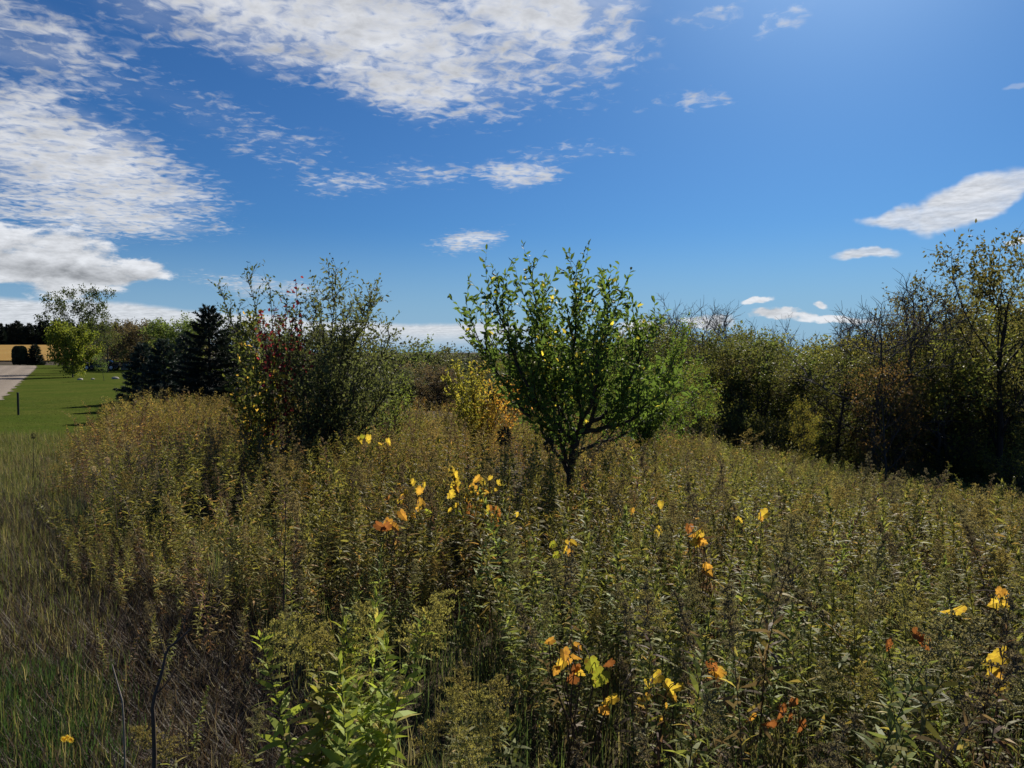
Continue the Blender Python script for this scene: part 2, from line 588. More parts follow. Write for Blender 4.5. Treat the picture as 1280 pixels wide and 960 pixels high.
m_crop = ground_mat('ripe_crop', ((.30, .16, .03), (.34, .20, .045), (.22, .15, .045)), 0.05, 3.0, 1.0)
sheet_grid('crop_field', np.linspace(-330, -78, 60), np.linspace(150, 262, 40), 0.25, m_crop)


# ------------------------------------------------------------------ trees
def branch(rng, p, d, L, r, lv, specs, out):
    s = specs[lv]
    ns = s.get('seg', 5)
    pts = [np.array(p, float)]
    dirs = [norm(d)]
    dd = norm(d)
    for i in range(ns):
        dd = norm(dd + rng.normal(0, s.get('wig', .12), 3) + UP * s.get('up', 0.0))
        pts.append(pts[-1] + dd * L / ns)
        dirs.append(dd)
    t = np.linspace(0, 1, ns + 1)
    rad = r * (1 - (1 - s.get('tap', .3)) * t)
    pts = np.array(pts)
    out[lv].append((pts, rad))
    if lv + 1 >= len(specs):
        return
    c = specs[lv + 1]
    n = c['n'] if not isinstance(c['n'], tuple) else rng.integers(c['n'][0], c['n'][1] + 1)
    n = max(1, int(round(n * (0.45 + 0.55 * min(1.0, L / s.get('len_ref', L))))))
    ph = rng.uniform(0, 2 * pi)
    st = c.get('start', .25)
    for q in range(n):
        u = st + (1 - st) * (q + rng.uniform(.1, .9)) / n
        i = min(int(u * ns), ns - 1)
        f = u * ns - i
        P = pts[i] * (1 - f) + pts[i + 1] * f
        D = dirs[i + 1]
        a = ph + q * 2.4 + rng.uniform(-.4, .4)
        ref = np.cross(D, [.3, .2, .9] if abs(D[2]) < .8 else [1, .2, 0])
        ref = norm(ref)
        b = np.cross(D, ref)
        an = R(c['ang'] + rng.uniform(-1, 1) * c.get('dang', 10))
        nd = D * cos(an) + (ref * cos(a) + b * sin(a)) * sin(an)
        if c.get('flat'):
            nd = nd * [1, 1, .35] + UP * c.get('lift', 0)
        shape = c.get('shape', lambda u: 1.0)(u)
        Lc = c['len'] * shape * rng.uniform(.75, 1.2)
        if c.get('rel'):
            Lc = L * c['rel'] * shape * rng.uniform(.75, 1.2)
        rc = max(min(rad[min(i + 1, ns)] * .62, c.get('rmax', 9)), c.get('rmin', .0015))
        branch(rng, P, nd, Lc, rc, lv + 1, specs, out)


def wood(g, out, sides, cols, skip=9):
    for lv, brs in enumerate(out):
        if lv >= skip:
            break
        for pts, rad in brs:
            tube(g, pts, rad, sides[min(lv, len(sides) - 1)], cols)


def foliage(rng, g, twigs, spacing, size, wratio, colors, tmpl=DIA, spread=.7, droop=.15, scatter=0.0, upb=.3, start=.15,
            patch=None, jit=.25, drop=0.0, clump=0.0):
    """leaves along the twigs; colours mix per twig (clump) and per leaf"""
    P, D, Ct = [], [], []
    colors = np.asarray(colors, float)
    for pts, rad in twigs:
        if drop and rng.random() < drop:
            continue
        seg = np.linalg.norm(np.diff(pts, axis=0), axis=1)
        L = seg.sum()
        n = max(2, int(L * (1 - start) / spacing))
        u = start + (1 - start) * (np.arange(n) + rng.uniform(0, 1, n)) / n
        cum = np.concatenate([[0], np.cumsum(seg)]) / L
        p = np.stack([np.interp(u, cum, pts[:, a]) for a in range(3)], -1)
        d = np.gradient(p, axis=0) if n > 2 else np.repeat((pts[-1] - pts[0])[None], n, 0)
        w = rng.dirichlet(np.ones(len(colors)) * .6)
        P.append(p); D.append(norm(d)); Ct.append(np.repeat((w @ colors)[None], n, 0))
    P = np.concatenate(P); D = np.concatenate(D); Ct = np.concatenate(Ct)
    if clump:
        G = rng.random((24, 24, 24))
        q = P / clump + 11.3
        i = np.floor(q).astype(int); f = q - i; f = f * f * (3 - 2 * f)
        v = 0
        for a in (0, 1):
            for b in (0, 1):
                for c in (0, 1):
                    w = (f[:, 0] if a else 1 - f[:, 0]) * (f[:, 1] if b else 1 - f[:, 1]) * (f[:, 2] if c else 1 - f[:, 2])
                    v = v + w * G[(i[:, 0] + a) % 24, (i[:, 1] + b) % 24, (i[:, 2] + c) % 24]
        kp = v > .44
        P, D, Ct = P[kp], D[kp], Ct[kp] * (.75 + .6 * v[kp, None])
    n = len(P)
    rnd = norm(rng.normal(0, 1, (n, 3)))
    dr = norm(D * .55 + rnd * spread - UP * droop)
    nn = norm(rng.normal(0, 1, (n, 3)) * .8 + UP * upb)
    if scatter:
        P = P + rng.normal(0, scatter, (n, 3))
    c = Ct * .6 + colors[rng.integers(0, len(colors), n)] * .4
    if patch is not None:
        c = patch(P, c, rng)
    c = c * rng.uniform(1 - jit, 1 + jit, (n, 1))
    sz = size * rng.uniform(.65, 1.2, n)
    stamp(g, tmpl[0], tmpl[1], tmpl[2], P, dr, nn, sz, sz * wratio, c)
    return n


def thing(name, loc, rz=0.0):
    o = bpy.data.objects.new(name, None)
    COL.objects.link(o)
    o.location = loc
    o.rotation_euler = (0, 0, rz)
    o.empty_display_size = .2
    return o


def tree_meshes(name, gw, gl, crown='crown', trunk='trunk', lm=None):
    return {trunk: gw.mesh(name + '_' + trunk, M_BARK, True), crown: gl.mesh(name + '_' + crown, lm or M_LEAF)} if gl is not None else \
        {trunk: gw.mesh(name + '_' + trunk, M_BARK, True)}


def put(kind, parts, x, y, label, cat, group=None, rz=0.0, sc=(1, 1, 1), dz=0.0, tilt=(0, 0)):
    o = thing(kind, (x, y, float(H(x, y)) + dz), rz)
    o.rotation_euler = (tilt[0], tilt[1], rz)
    o.scale = sc if hasattr(sc, '__len__') else (sc, sc, sc)
    tag(o, label, cat, group)
    for nm, me in parts.items():
        link(nm, me, o)
    return o


BARK = (.055, .045, .036)
GREYBARK = (.12, .11, .10)


def broadleaf(seed, h=8.0, spread=1.0, r0=.16, colors=((.05, .075, .02), (.07, .09, .02)), size=.15, sp=.07, start=.25, nb=14, dense=1.0,
              up=.06, ang=50, sides=(7, 5, 4, 3), bark=(.085, .075, .062), drop=0.0, leaves=True, scatter=.12, low=None, fine=True, shape=None, tmpl=DIA, stems=1,
              wr=.55, wig=.1, rm=1.0):
    """general woodland tree, built at its real height"""
    rng = np.random.default_rng(seed)
    shp = shape or (lambda u: .55 + .9 * sin(pi * min(1, max(0, (u - start) / (1 - start) * .8 + .12))))
    S = [dict(seg=9, wig=.06, up=.02, tap=.15),
         dict(n=nb, start=start, ang=ang, dang=14, len=h * .33 * spread, shape=shp, seg=6, wig=wig, up=up, tap=.25, rmin=.012 * rm),
         dict(n=8, start=.2, ang=42, dang=15, len=h * .13, seg=5, wig=wig + .03, up=up, tap=.3, rmin=.007 * rm)]
    if fine:
        S.append(dict(n=6, start=.15, ang=40, dang=15, len=h * .07, seg=3, wig=.15, up=up * .7, tap=.4, rmin=.004 * rm))
    out = [[] for _ in S]
    for q in range(stems):
        a = rng.uniform(0, 2 * pi)
        t = 0 if stems == 1 else rng.uniform(.12, .3)
        branch(rng, (0, 0, -.3), (cos(a) * t, sin(a) * t, 1), h * .93, r0, 0, S, out)
    gw = Geo()
    wood(gw, out, sides, bark)
    gl = None
    if leaves:
        gl = Geo()
        tw = out[-1] + (out[-2] if dense > .6 else [])
        foliage(rng, gl, tw, sp / dense * .72, size, wr, colors, tmpl, scatter=scatter, drop=drop * .6, clump=h * .11)
    return gw, gl


def spruce(seed, h=5.0, w=1.5, cols=((.018, .032, .028), (.03, .05, .045)), n=95, size=.13, dens=1.0):
    rng = np.random.default_rng(seed)
    gw = Geo()
    gl = Geo()
    pts = np.stack([np.zeros(6), np.zeros(6), np.linspace(-.2, h, 6)], -1)
    tube(gw, pts, np.linspace(.028 * h, .008, 6), 7, BARK)
    P, D, C = [], [], []
    cols = np.array(cols)
    for q in range(n):
        u = ((q + rng.random()) / n) ** 1.15
        z = h * (.03 + .95 * u)
        L = w * ((1 - u) ** .8) * rng.uniform(.75, 1.15) + .10
        a = q * 2.4 + rng.uniform(-.3, .3)
        d = np.array([cos(a), sin(a), rng.uniform(-.25, .05) + .9 * u ** 3])
        m = 7
        t = np.linspace(0, 1, m)
        br = np.array([0, 0, z]) + d * L * t[:, None] + UP * (.16 * L * t ** 2.5)[:, None]
        tube(gw, br[::2], np.linspace(.012, .004, 4), 3, BARK)
        k_ = max(14, int(L * 80 * dens))
        tt = rng.uniform(.12, 1, k_) ** .8
        p = np.stack([np.interp(tt, t, br[:, c]) for c in range(3)], -1)
        side = np.array([-sin(a), cos(a), 0])
        s_ = rng.choice([-1, 1], k_)[:, None]
        off = s_ * side * (rng.uniform(0, .30, k_) * L * (1.05 - tt) + .02)[:, None]
        p = p + off - UP * rng.uniform(0, .06, k_)[:, None]
        P.append(p)
        D.append(norm(d * .8 + s_ * side * .75 + rng.normal(0, .3, (k_, 3)) + UP * rng.uniform(-.35, .25, k_)[:, None]))
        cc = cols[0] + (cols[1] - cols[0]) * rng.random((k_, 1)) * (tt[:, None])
        C.append(cc)
    P, D, C = map(np.concatenate, (P, D, C))
    nn = norm(rng.normal(0, .6, P.shape) + UP)
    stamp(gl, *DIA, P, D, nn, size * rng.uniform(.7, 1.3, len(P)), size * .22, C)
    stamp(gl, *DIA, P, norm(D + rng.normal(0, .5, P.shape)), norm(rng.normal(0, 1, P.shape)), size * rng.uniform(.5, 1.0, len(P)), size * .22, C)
    return gw, gl


# ---- the sapling in the middle of the field
def centre_tree():
    rng = np.random.default_rng(21)
    bx, by = 0.72, 9.0
    z0 = float(H(bx, by))
    root = thing('young_broadleaf_tree', (bx, by, z0))
    tag(root, 'young green tree with upright leafy shoots standing alone in the middle of the weed field', 'tree')
    S = [dict(seg=5, wig=.05, up=.05, tap=.7),
         dict(n=4, start=.6, ang=34, dang=6, len=1.5, seg=8, wig=.07, up=.06, tap=.25),
         dict(n=9, start=.10, ang=40, dang=14, len=.78, seg=6, wig=.09, up=.10, tap=.3, rmin=.004),
         dict(n=5, start=.12, ang=42, dang=14, len=.36, seg=5, wig=.10, up=.12, tap=.35, rmin=.0022)]
    out = [[] for _ in S]
    # trunk and hand-set main limbs
    tr = np.array([(0, 0, -.15), (.01, .01, .3), (-.01, 0, .62), (.03, 0, .92), (.07, 0, 1.1), (.11, 0, 1.22)])
    out[0].append((tr, np.array([.075, .058, .052, .054, .045, .03])))
    limbs = [
        [(.05, 0, .84), (.12, -.02, 1.1), (.10, -.05, 1.5), (.02, -.05, 2.0), (.06, 0, 2.75)],
        [(.10, 0, .92), (.24, .03, 1.15), (.34, .08, 1.6), (.38, .12, 2.1), (.46, .15, 2.6)],
        [(.15, 0, 1.0), (.36, .06, 1.22), (.60, .12, 1.55), (.78, .15, 1.9), (.90, .2, 2.2)],
        [(.12, 0, .95), (.36, -.1, 1.1), (.62, -.16, 1.26), (.90, -.2, 1.55)],
        [(.04, 0, .85), (-.06, .03, 1.1), (-.18, .05, 1.5), (-.32, .08, 2.0), (-.40, .1, 2.65)],
        [(.03, 0, .82), (-.16, -.08, 1.1), (-.42, -.16, 1.5), (-.66, -.22, 1.95), (-.82, -.25, 2.5)],
        [(.03, 0, .80), (-.22, .06, 1.05), (-.56, .12, 1.4), (-.88, .15, 1.8), (-1.12, .18, 2.2)],
        [(.05, .02, .86), (.0, .25, 1.2), (-.15, .5, 1.7), (-.25, .65, 2.3)],
        [(.06, .0, .9), (.12, -.3, 1.2), (.22, -.55, 1.6), (.25, -.7, 2.1)],
        [(.0, .0, .42), (-.12, .05, .70), (-.30, .1, 1.05), (-.45, .1, 1.4)],
        [(.0, .0, .50), (-.06, -.12, .75), (-.16, -.25, 1.1), (-.20, -.3, 1.6)],
        [(.02, .0, .62), (.2, -.02, .85), (.5, .0, 1.05), (.8, .05, 1.2)]]
    for l_ in limbs:
        l_ = np.array(l_, float)
        l_[:2, 2] += [.20, .12]
        t = np.linspace(0, 1, len(l_))
        tf = np.linspace(0, 1, 9)
        pts = np.stack([np.interp(tf, t, l_[:, a]) for a in range(3)], -1) + rng.normal(0, .012, (9, 3))
        rad = np.linspace(.034, .009, 9)
        out[1].append((pts, rad))
        Ll = np.linalg.norm(np.diff(pts, axis=0), axis=1).sum()
        n = int(Ll * 8.5)
        for q in range(n):
            u0 = .30 if l_[-1][2] > 1.8 else .15
            u = u0 + (1 - u0) * (q + rng.random()) / n
            i = min(int(u * 8), 7)
            D = norm(pts[i + 1] - pts[i])
            P = pts[i] + (pts[i + 1] - pts[i]) * (u * 8 - i)
            a = q * 2.4 + rng.uniform(-.5, .5)
            ref = norm(np.cross(D, [1, .3, .1])); b = np.cross(D, ref)
            an = R(rng.uniform(22, 48))
            nd = norm(D * cos(an) + (ref * cos(a) + b * sin(a)) * sin(an) + UP * (.12 + .5 * u))
            branch(rng, P, nd, rng.uniform(.38, .70) * (.80 + .22 * u), .009, 2, S, out)
    gw = Geo()
    wood(gw, out, (9, 7, 5, 4), (.05, .042, .034))
    gw.obj('trunk', M_BARK, root, True)
    gl = Geo()

    def patch(P, c, rg):
        m = (rg.random(len(P)) < .018 + .05 * ((P[:, 2] > 1.5) & (abs(P[:, 0]) < .4)))
        c = c.copy()
        c[m] = np.array([.34, .26, .02]) * rg.uniform(.7, 1.1, (m.sum(), 1))
        low = np.clip((P[:, 0] - .1) * 1.2, 0, 1)[:, None] * .5
        return c * (1 - low) + np.array([.055, .085, .015]) * low

    foliage(rng, gl, out[2] + out[3], .043, .092, .46, ((.038, .062, .012), (.066, .095, .015), (.045, .070, .017)), OVAL, spread=.6, droop=.06,
            upb=.5, start=.05, patch=patch)
    gl.obj('crown', M_LEAF, root)
    return root


centre_tree()


def xy(px, Y):
    return (px - 640) / FPX * Y, Y


def top_h(px, py, Y):
    """height above the ground of something whose top shows at (px, py)"""
    p = ray(px, py, Y)
    return float(p[2] - H(p[0], p[1]))


# ---- the clump of tall shrubs left of centre
def shrub(seed, stems, leaf, sp, cols, kind, label, cat, x, y, size, trunk='stems', crown='crown', bark=(.06, .05, .045), twn=9, twl=.5, patch=None,
          wr=.5, drop=.0, group=None, tmpl=OVAL, ang=(18, 42), up=.08, rmax=.02):
    """stems: (dx, dy, tx, ty, height, radius) from the foot to the tip"""
    rng = np.random.default_rng(seed)
    S = [dict(), dict(seg=6, wig=.10, up=up, tap=.3, rmin=.003), dict(seg=4, wig=.12, up=up, tap=.4, rmin=.0018, n=5, start=.15, ang=40, dang=15, len=twl * .5)]
    out = [[], [], []]
    for dx, dy_, tx, ty, h, r in stems:
        m = 9
        t = np.linspace(0, 1, m)
        bend = t ** 1.35
        pts = np.stack([dx + (tx - dx) * bend, dy_ + (ty - dy_) * bend, -.1 + (h + .1) * t], -1) + np.cumsum(rng.normal(0, .018, (m, 3)), 0) * t[:, None]
        rad = np.linspace(r, .004, m)
        out[0].append((pts, rad))
        n = int(h * twn)
        for q in range(n):
            u = .14 + .86 * (q + rng.random()) / n
            i = min(int(u * (m - 1)), m - 2)
            D = norm(pts[i + 1] - pts[i])
            P = pts[i] + (pts[i + 1] - pts[i]) * (u * (m - 1) - i)
            a = q * 2.4 + rng.uniform(-.5, .5)
            ref = norm(np.cross(D, [1, .3, .1])); b = np.cross(D, ref)
            an = R(rng.uniform(*ang))
            nd = norm(D * cos(an) + (ref * cos(a) + b * sin(a)) * sin(an))
            branch(rng, P, nd, twl * rng.uniform(.5, 1.15) * (1.25 - .75 * u), .007, 1, S, out)
    gw = Geo()
    wood(gw, out, (6, 4, 3), bark)
    root = thing(kind, (x, y, float(H(x, y))))
    tag(root, label, cat, group)
    gw.obj(trunk, M_BARK, root, True)
    gl = Geo()
    tips = [(p[4:], r[4:]) for p, r in out[0]]
    foliage(rng, gl, out[1] + out[2] + tips, sp, leaf, wr, cols, tmpl, spread=.65, droop=.05, start=.05, patch=patch, drop=drop)
    gl.obj(crown, M_LEAF, root)
    return root


YS = 11.0
xs_, _ = xy(395, YS)
rs = np.random.default_rng(5)


def tip(px, py, dy=0.0, bx=0.0, by=0.0, r=.022, Y=YS, ox=None):
    p = ray(px, py + 16, Y + dy)
    o = xs_ if ox is None else ox
    return (bx, by, p[0] - o, dy, float(p[2] - H(o, Y)), r)


stems_main = [tip(425, 335, .1, .1, 0), tip(474, 360, .2, .2, .1), tip(457, 352, -.5, .15, -.1), tip(440, 395, -.6, .1, -.1), tip(490, 405, .1, .25, 0),
              tip(392, 355, .3, 0, .1), tip(405, 400, -.6, 0, -.2), tip(470, 420, .6, .2, .2), tip(500, 440, -.2, .3, 0), tip(425, 375, .7, .1, .2),
              tip(375, 385, -.4, -.05, -.1), tip(485, 470, -.5, .2, -.2, .015), tip(360, 430, -.3, -.1, 0, .015), tip(345, 470, -.2, -.1, 0, .015),
              tip(455, 440, -.8, .1, -.2, .015), tip(410, 460, -.9, 0, -.2, .015), tip(440, 480, -1.0, .1, -.2, .012), tip(380, 480, -.8, 0, -.2, .012)]
shrub(31, stems_main, .062, .052, ((.050, .066, .026), (.078, .095, .036), (.04, .054, .024)), 'tall_shrub',
      'tall dark multi stemmed shrub, densely leaved, left of the young tree', 'shrub', xs_, YS, 1, twn=10, twl=.6)
ox2, _ = xy(345, YS + .6)
st2 = [tip(272, 340, .2, -.1, 0, .02, YS + .6, ox2), tip(311, 330, .3, 0, .1, .02, YS + .6, ox2), tip(295, 372, -.2, -.1, 0, .018, YS + .6, ox2),
       tip(283, 385, .5, -.1, .1, .018, YS + .6, ox2), tip(335, 350, .4, .05, .1, .016, YS + .6, ox2), tip(362, 352, .5, .1, .1, .014, YS + .6, ox2)]
shrub(32, st2, .066, .050, ((.03, .045, .018), (.045, .06, .02), (.04, .05, .02)), 'slender_shrub',
      'thin leaning shrub with sparse upper shoots reaching over the dark spruce', 'shrub', ox2, YS + .6, 1, twn=5, twl=.42, drop=.25)
ox3, _ = xy(325, YS - .2)


def yellow_patch(P, c, rg):
    m = rg.random(len(P)) < .10 + .25 * (P[:, 2] < 1.1)
    c = c.copy()
    c[m] = np.array([.42, .29, .03]) * rg.uniform(.6, 1.1, (m.sum(), 1))
    return c


st3 = [tip(300, 400, .1, -.1, 0, .018, YS - .2, ox3), tip(322, 385, .2, 0, 0, .018, YS - .2, ox3), tip(345, 420, -.2, .05, 0, .016, YS - .2, ox3),
       tip(290, 455, -.2, -.1, 0, .014, YS - .2, ox3), tip(320, 450, -.4, 0, 0, .014, YS - .2, ox3), tip(305, 490, -.4, 0, 0, .012, YS - .2, ox3),
       tip(352, 470, -.3, 0, 0, .012, YS - .2, ox3)]
shrub(33, st3, .075, .052, ((.06, .08, .018), (.085, .10, .018), (.05, .06, .02)), 'yellowing_shrub',
      'shrub with yellow and olive leaves in front of the slender leaning shrub', 'shrub', ox3, YS - .2, 1, twn=7, twl=.42, patch=yellow_patch, wr=.6)
# low yellow green bush at its right foot
oxb, _ = xy(478, 12.5)
stb = [tip(a, b, c, 0, 0, .012, 12.5, oxb) for a, b, c in ((455, 450, 0), (480, 440, .2), (498, 455, 0), (505, 470, -.3), (470, 475, -.4), (490, 490, -.5), (512, 485, .1))]
shrub(34, stb, .05, .035, ((.075, .10, .02), (.10, .12, .02), (.05, .075, .02)), 'yellow_green_bush',
      'low yellow green bush at the right foot of the tall dark shrub', 'bush', oxb, 12.5, 1, twn=8, twl=.4)


# ---- red creeper on the shrubs
def creeper():
    rng = np.random.default_rng(44)
    x, y = xy(352, YS - .35)
    root = thing('red_creeper_vine', (x, y, float(H(x, y))))
    tag(root, 'creeper vine with crimson leaves climbing the shrubs beside the spruce', 'vine')
    gw, gl = Geo(), Geo()
    strands = []
    for q, (a, b) in enumerate([(368, 350), (345, 385), (330, 400), (352, 395), (338, 425), (362, 415), (322, 388), (378, 400)]):
        p = ray(a, b, YS - .35 + rng.uniform(-.2, .3))
        t = np.linspace(0, 1, 10)
        e = np.array([p[0] - x, p[1] - y, p[2] - H(x, y)])
        pts = e * t[:, None] + np.stack([np.sin(t * 9 + q) * .05, np.cos(t * 8 + q) * .05, 0 * t], -1)
        tube(gw, pts, .005, 4, (.08, .03, .025))
        strands.append((pts[3:], None))
    foliage(rng, gl, strands, .060, .066, .75, ((.13, .012, .012), (.06, .016, .012), (.045, .018, .012)), OVAL, spread=.9, droop=.4, start=.0, scatter=.07)
    foliage(rng, gl, [(s[0][-4:], None) for s in strands], .045, .068, .75, ((.22, .012, .012), (.10, .012, .012)), OVAL, spread=.9, droop=.4, start=.0, scatter=.07)
    gw.obj('vine_stem', M_STEM, root, True)
    gl.obj('leaves', M_LEAF, root)


creeper()

# ---- the yellow shrub between the clump and the young tree
ox5, _ = xy(600, 14.5)
st5 = [tip(a, b, c, 0, 0, .016, 14.5, ox5) for a, b, c in ((560, 462, 0), (575, 452, .3), (592, 455, -.2), (610, 450, .2), (628, 462, 0), (645, 468, .3),
                                                      (655, 490, 0), (570, 490, -.4), (600, 485, -.6), (630, 490, -.5), (585, 475, .5))]


def gold_patch(P, c, rg):
    w = np.clip(P[:, 0] / .8 + rg.normal(0, .3, len(P)), 0, 1)[:, None]
    return c * (1 - w) + np.array([.36, .19, .02]) * w


shrub(35, st5, .062, .032, ((.17, .17, .02), (.22, .20, .02), (.12, .14, .02)), 'golden_shrub',
      'rounded shrub turning yellow and orange behind the left side of the young tree', 'shrub', ox5, 14.5, 1, twn=9, twl=.42, patch=gold_patch, wr=.6)

# ---- fresh green tall shrub right behind the young tree
ox6, _ = xy(800, 17.0)
st6 = [tip(a, b, c, 0, 0, .02, 17.0, ox6) for a, b, c in ((858, 398, 0), (842, 425, .2), (818, 440, 0), (798, 458, .4), (772, 470, -.3), (750, 480, .2), (865, 440, -.3), (880, 465, 0),
                                                     (840, 460, -.6), (800, 470, -.7), (765, 480, -.6), (740, 490, 0), (820, 490, -.8), (725, 470, .3), (895, 490, 0))]
shrub(36, st6, .075, .036, ((.060, .090, .012), (.040, .064, .011), (.085, .11, .014)), 'fresh_green_shrub',
      'fresh green arching shrub behind the right side of the young tree', 'shrub', ox6, 17.0, 1, twn=6, twl=.6)


# ---- conifers on the left
def spruce_at(name, seed, px, py, Y, w, label, cols, n=95, size=.13, dens=1.0, group=None):
    x, y = xy(px, Y)
    h = top_h(px, py, Y)
    gw, gl = spruce(seed, h, w, cols, n, size, dens)
    put(name, {'trunk': gw.mesh(name, M_BARK, True), 'branches': gl.mesh(name, M_NEEDLE)}, x, y, label, 'conifer', group)


DARKS = ((.010, .016, .012), (.018, .028, .02))
BLUES = ((.015, .028, .022), (.030, .048, .042))
spruce_at('dark_spruce', 51, 262, 383, 27, 1.75, 'nearly black spruce, tallest of the conifers beside the shrub clump', DARKS, 150, .14, 1.7)
spruce_at('dark_spruce', 52, 292, 405, 29.5, 1.2, 'dark spruce half hidden behind the thin leaning shrub', DARKS, 110, .14, 1.5)
spruce_at('blue_spruce', 53, 205, 425, 30, 1.25, 'bluish spruce between the black spruce and the outermost blue one', BLUES, 120, .14, 1.5)
spruce_at('blue_spruce', 54, 178, 430, 33, 1.1, 'small bluish spruce at the lawn end of the conifer row', BLUES, 110, .14, 1.4)
spruce_at('blue_spruce', 55, 232, 418, 32.5, 1.3, 'bluish spruce tucked directly behind the left flank of the black spruce', BLUES, 110, .14, 1.4)

# far conifer belt behind the ripe field
fc = [spruce(60 + q, 9.0, 2.6, DARKS, 60, .9, .45) for q in range(3)]
fcm = [{'trunk': a.mesh('far_conifer', M_BARK, True), 'branches': b.mesh('far_conifer', M_NEEDLE)} for a, b in fc]
rs = np.random.default_rng(8)
for q in range(46):
    px = -60 + q * 5.2 + rs.uniform(-2, 2)
    Y = 268 + rs.uniform(-8, 16)
    x, y = xy(px, Y)
    s = rs.uniform(.72, 1.05) * (1.0 if q < 30 else .9)
    put('far_conifer', fcm[q % 3], x, y, 'dark conifer in the tree belt behind the ripe yellow field', 'conifer', 'conifer belt behind the yellow field',
        rs.uniform(0, 6), (s, s, s))

# two dark evergreens by the road end
gw, gl = spruce(70, 3.1, .95, DARKS, 70, .3, 1.2)
x, y = xy(44, 128)
put('dark_conifer', {'trunk': gw.mesh('dark_conifer', M_BARK, True), 'branches': gl.mesh('dark_conifer', M_NEEDLE)}, x, y,
    'small dark cone shaped evergreen right of the columnar one at the road end', 'conifer', sc=(1.5, 1.5, 1.12))


def column_evergreen():
    rng = np.random.default_rng(71)
    x, y = xy(25, 127)
    root = thing('columnar_evergreen', (x, y, float(H(x, y))))
    tag(root, 'dark columnar clipped evergreen standing at the end of the gravel road', 'evergreen')
    gw, gl = Geo(), Geo()
    tube(gw, [(0, 0, -.1), (0, 0, 1.5), (0, 0, 2.9)], [.1, .07, .02], 6, BARK)
    n = 6000
    z = rng.uniform(.1, 3.1, n); a = rng.uniform(0, 2 * pi, n)
    rr = 1.0 * np.sqrt(np.clip(1 - ((z - 1.4) / 1.8) ** 4, 0, 1)) * rng.uniform(.75, 1.05, n)
    P = np.stack([rr * np.cos(a), rr * np.sin(a), z], -1)
    stamp(gl, *DIA, P, norm(np.stack([np.cos(a) * .4, np.sin(a) * .4, 0 * a + 1], -1) + rng.normal(0, .2, (n, 3))), norm(rng.normal(0, 1, (n, 3))), .34, .2,
          np.array([.014, .022, .014]) * rng.uniform(.6, 1.3, (n, 1)))
    gw.obj('trunk', M_BARK, root, True)
    gl.obj('branches', M_NEEDLE, root)


column_evergreen()

# ---- left broadleaf trees
x, y = xy(91, 66)
gw, gl = broadleaf(80, 5.0, 1.15, .11, ((.072, .088, .010), (.058, .08, .010), (.095, .10, .012)), .24, .05, start=.12, nb=30, up=.02, ang=62, scatter=.2, wr=.7)
put('lime_green_tree', tree_meshes('lime_green_tree', gw, gl), x, y, 'rounded yellow green tree on the lawn beside the gravel road', 'tree', sc=(.72, .72, .92))
x, y = xy(92, 76)
gw, gl = broadleaf(81, 8.6, 1.5, .20, ((.022, .034, .014), (.035, .046, .016)), .30, .075, rm=2, start=.30, nb=20, up=.05, ang=52, scatter=.2, drop=.1)
put('spreading_tree', tree_meshes('spreading_tree', gw, gl), x, y, 'airy dark spreading tree rising behind the yellow green tree', 'tree', sc=(.66, .66, .80))
x, y = xy(134, 84)
gw, gl = broadleaf(82, 6.6, .9, .16, ((.045, .06, .02), (.06, .07, .025)), .24, .12, start=.25, nb=14, scatter=.16, drop=.1)
put('open_tree', tree_meshes('open_tree', gw, gl), x, y, 'open crowned tree above the parked car', 'tree', sc=(.8, .8, .85))

# shared woodland kinds
DK = ((.034, .048, .014), (.052, .064, .019), (.075, .072, .022))
OL = ((.070, .084, .017), (.115, .108, .020), (.05, .06, .016))
YG = ((.10, .11, .016), (.18, .14, .018), (.06, .075, .014))
RU = ((.12, .050, .018), (.075, .042, .018), (.045, .042, .015))
kinds = {}
FK = dict(far_dark=((.035, .045, .022), (.045, .055, .024), (.05, .05, .03)), far_olive=((.07, .085, .025), (.06, .08, .02)), far_brown=((.07, .05, .03), (.05, .045, .03)))


def kind(name, *a, **kw):
    gw, gl = broadleaf(*a, **kw)
    kinds[name] = tree_meshes(name, gw, gl)


for q_, (a_, c_) in enumerate(FK.items()):
    kind(a_, 201 + q_, 8, 1.15, .15, c_, .30, .085, start=.06, nb=24, scatter=.3, ang=56, wr=.7, up=.03)
kind('dark_a', 101, 8, 1.0, .15, DK, .20, .08, drop=.2, start=.12, nb=22, rm=1.5, scatter=.18, ang=55)
kind('dark_b', 102, 8, .85, .14, DK, .22, .085, rm=1.5, drop=.3, start=.28, nb=20, scatter=.18, ang=48, wig=.14)
kind('olive_a', 103, 8, .95, .13, OL, .16, .085, start=.10, nb=20, scatter=.18, ang=52)
kind('olive_b', 104, 8, .8, .14, OL, .21, .09, rm=1.8, start=.32, nb=16, scatter=.2, ang=45, drop=.35)
kind('yellow_a', 105, 8, .85, .12, YG, .15, .10, start=.12, nb=18, scatter=.16, ang=50, drop=.1)
kind('yellow_b', 113, 8, .8, .13, YG, .19, .09, rm=1.8, start=.30, nb=14, scatter=.18, ang=46, drop=.4)
kind('rust_a', 106, 8, .9, .12, RU, .15, .10, start=.08, nb=20, scatter=.16, ang=50)
kind('bare_a', 107, 9, 1.0, .13, start=.30, nb=12, ang=42, leaves=False, bark=(.10, .09, .085), rm=3.0, wig=.16, up=.05)
kind('bare_b', 108, 9, .9, .12, start=.25, nb=13, ang=38, leaves=False, bark=(.09, .08, .075), rm=3.0, wig=.18, up=.06)
kind('airy_a', 109, 10, 1.05, .22, ((.05, .055, .018), (.08, .075, .022), (.035, .04, .016)), .22, .085, start=.30, nb=15, rm=1.8, bark=(.035, .03, .026), ang=44, scatter=.16, drop=.35, wig=.13, up=.04)
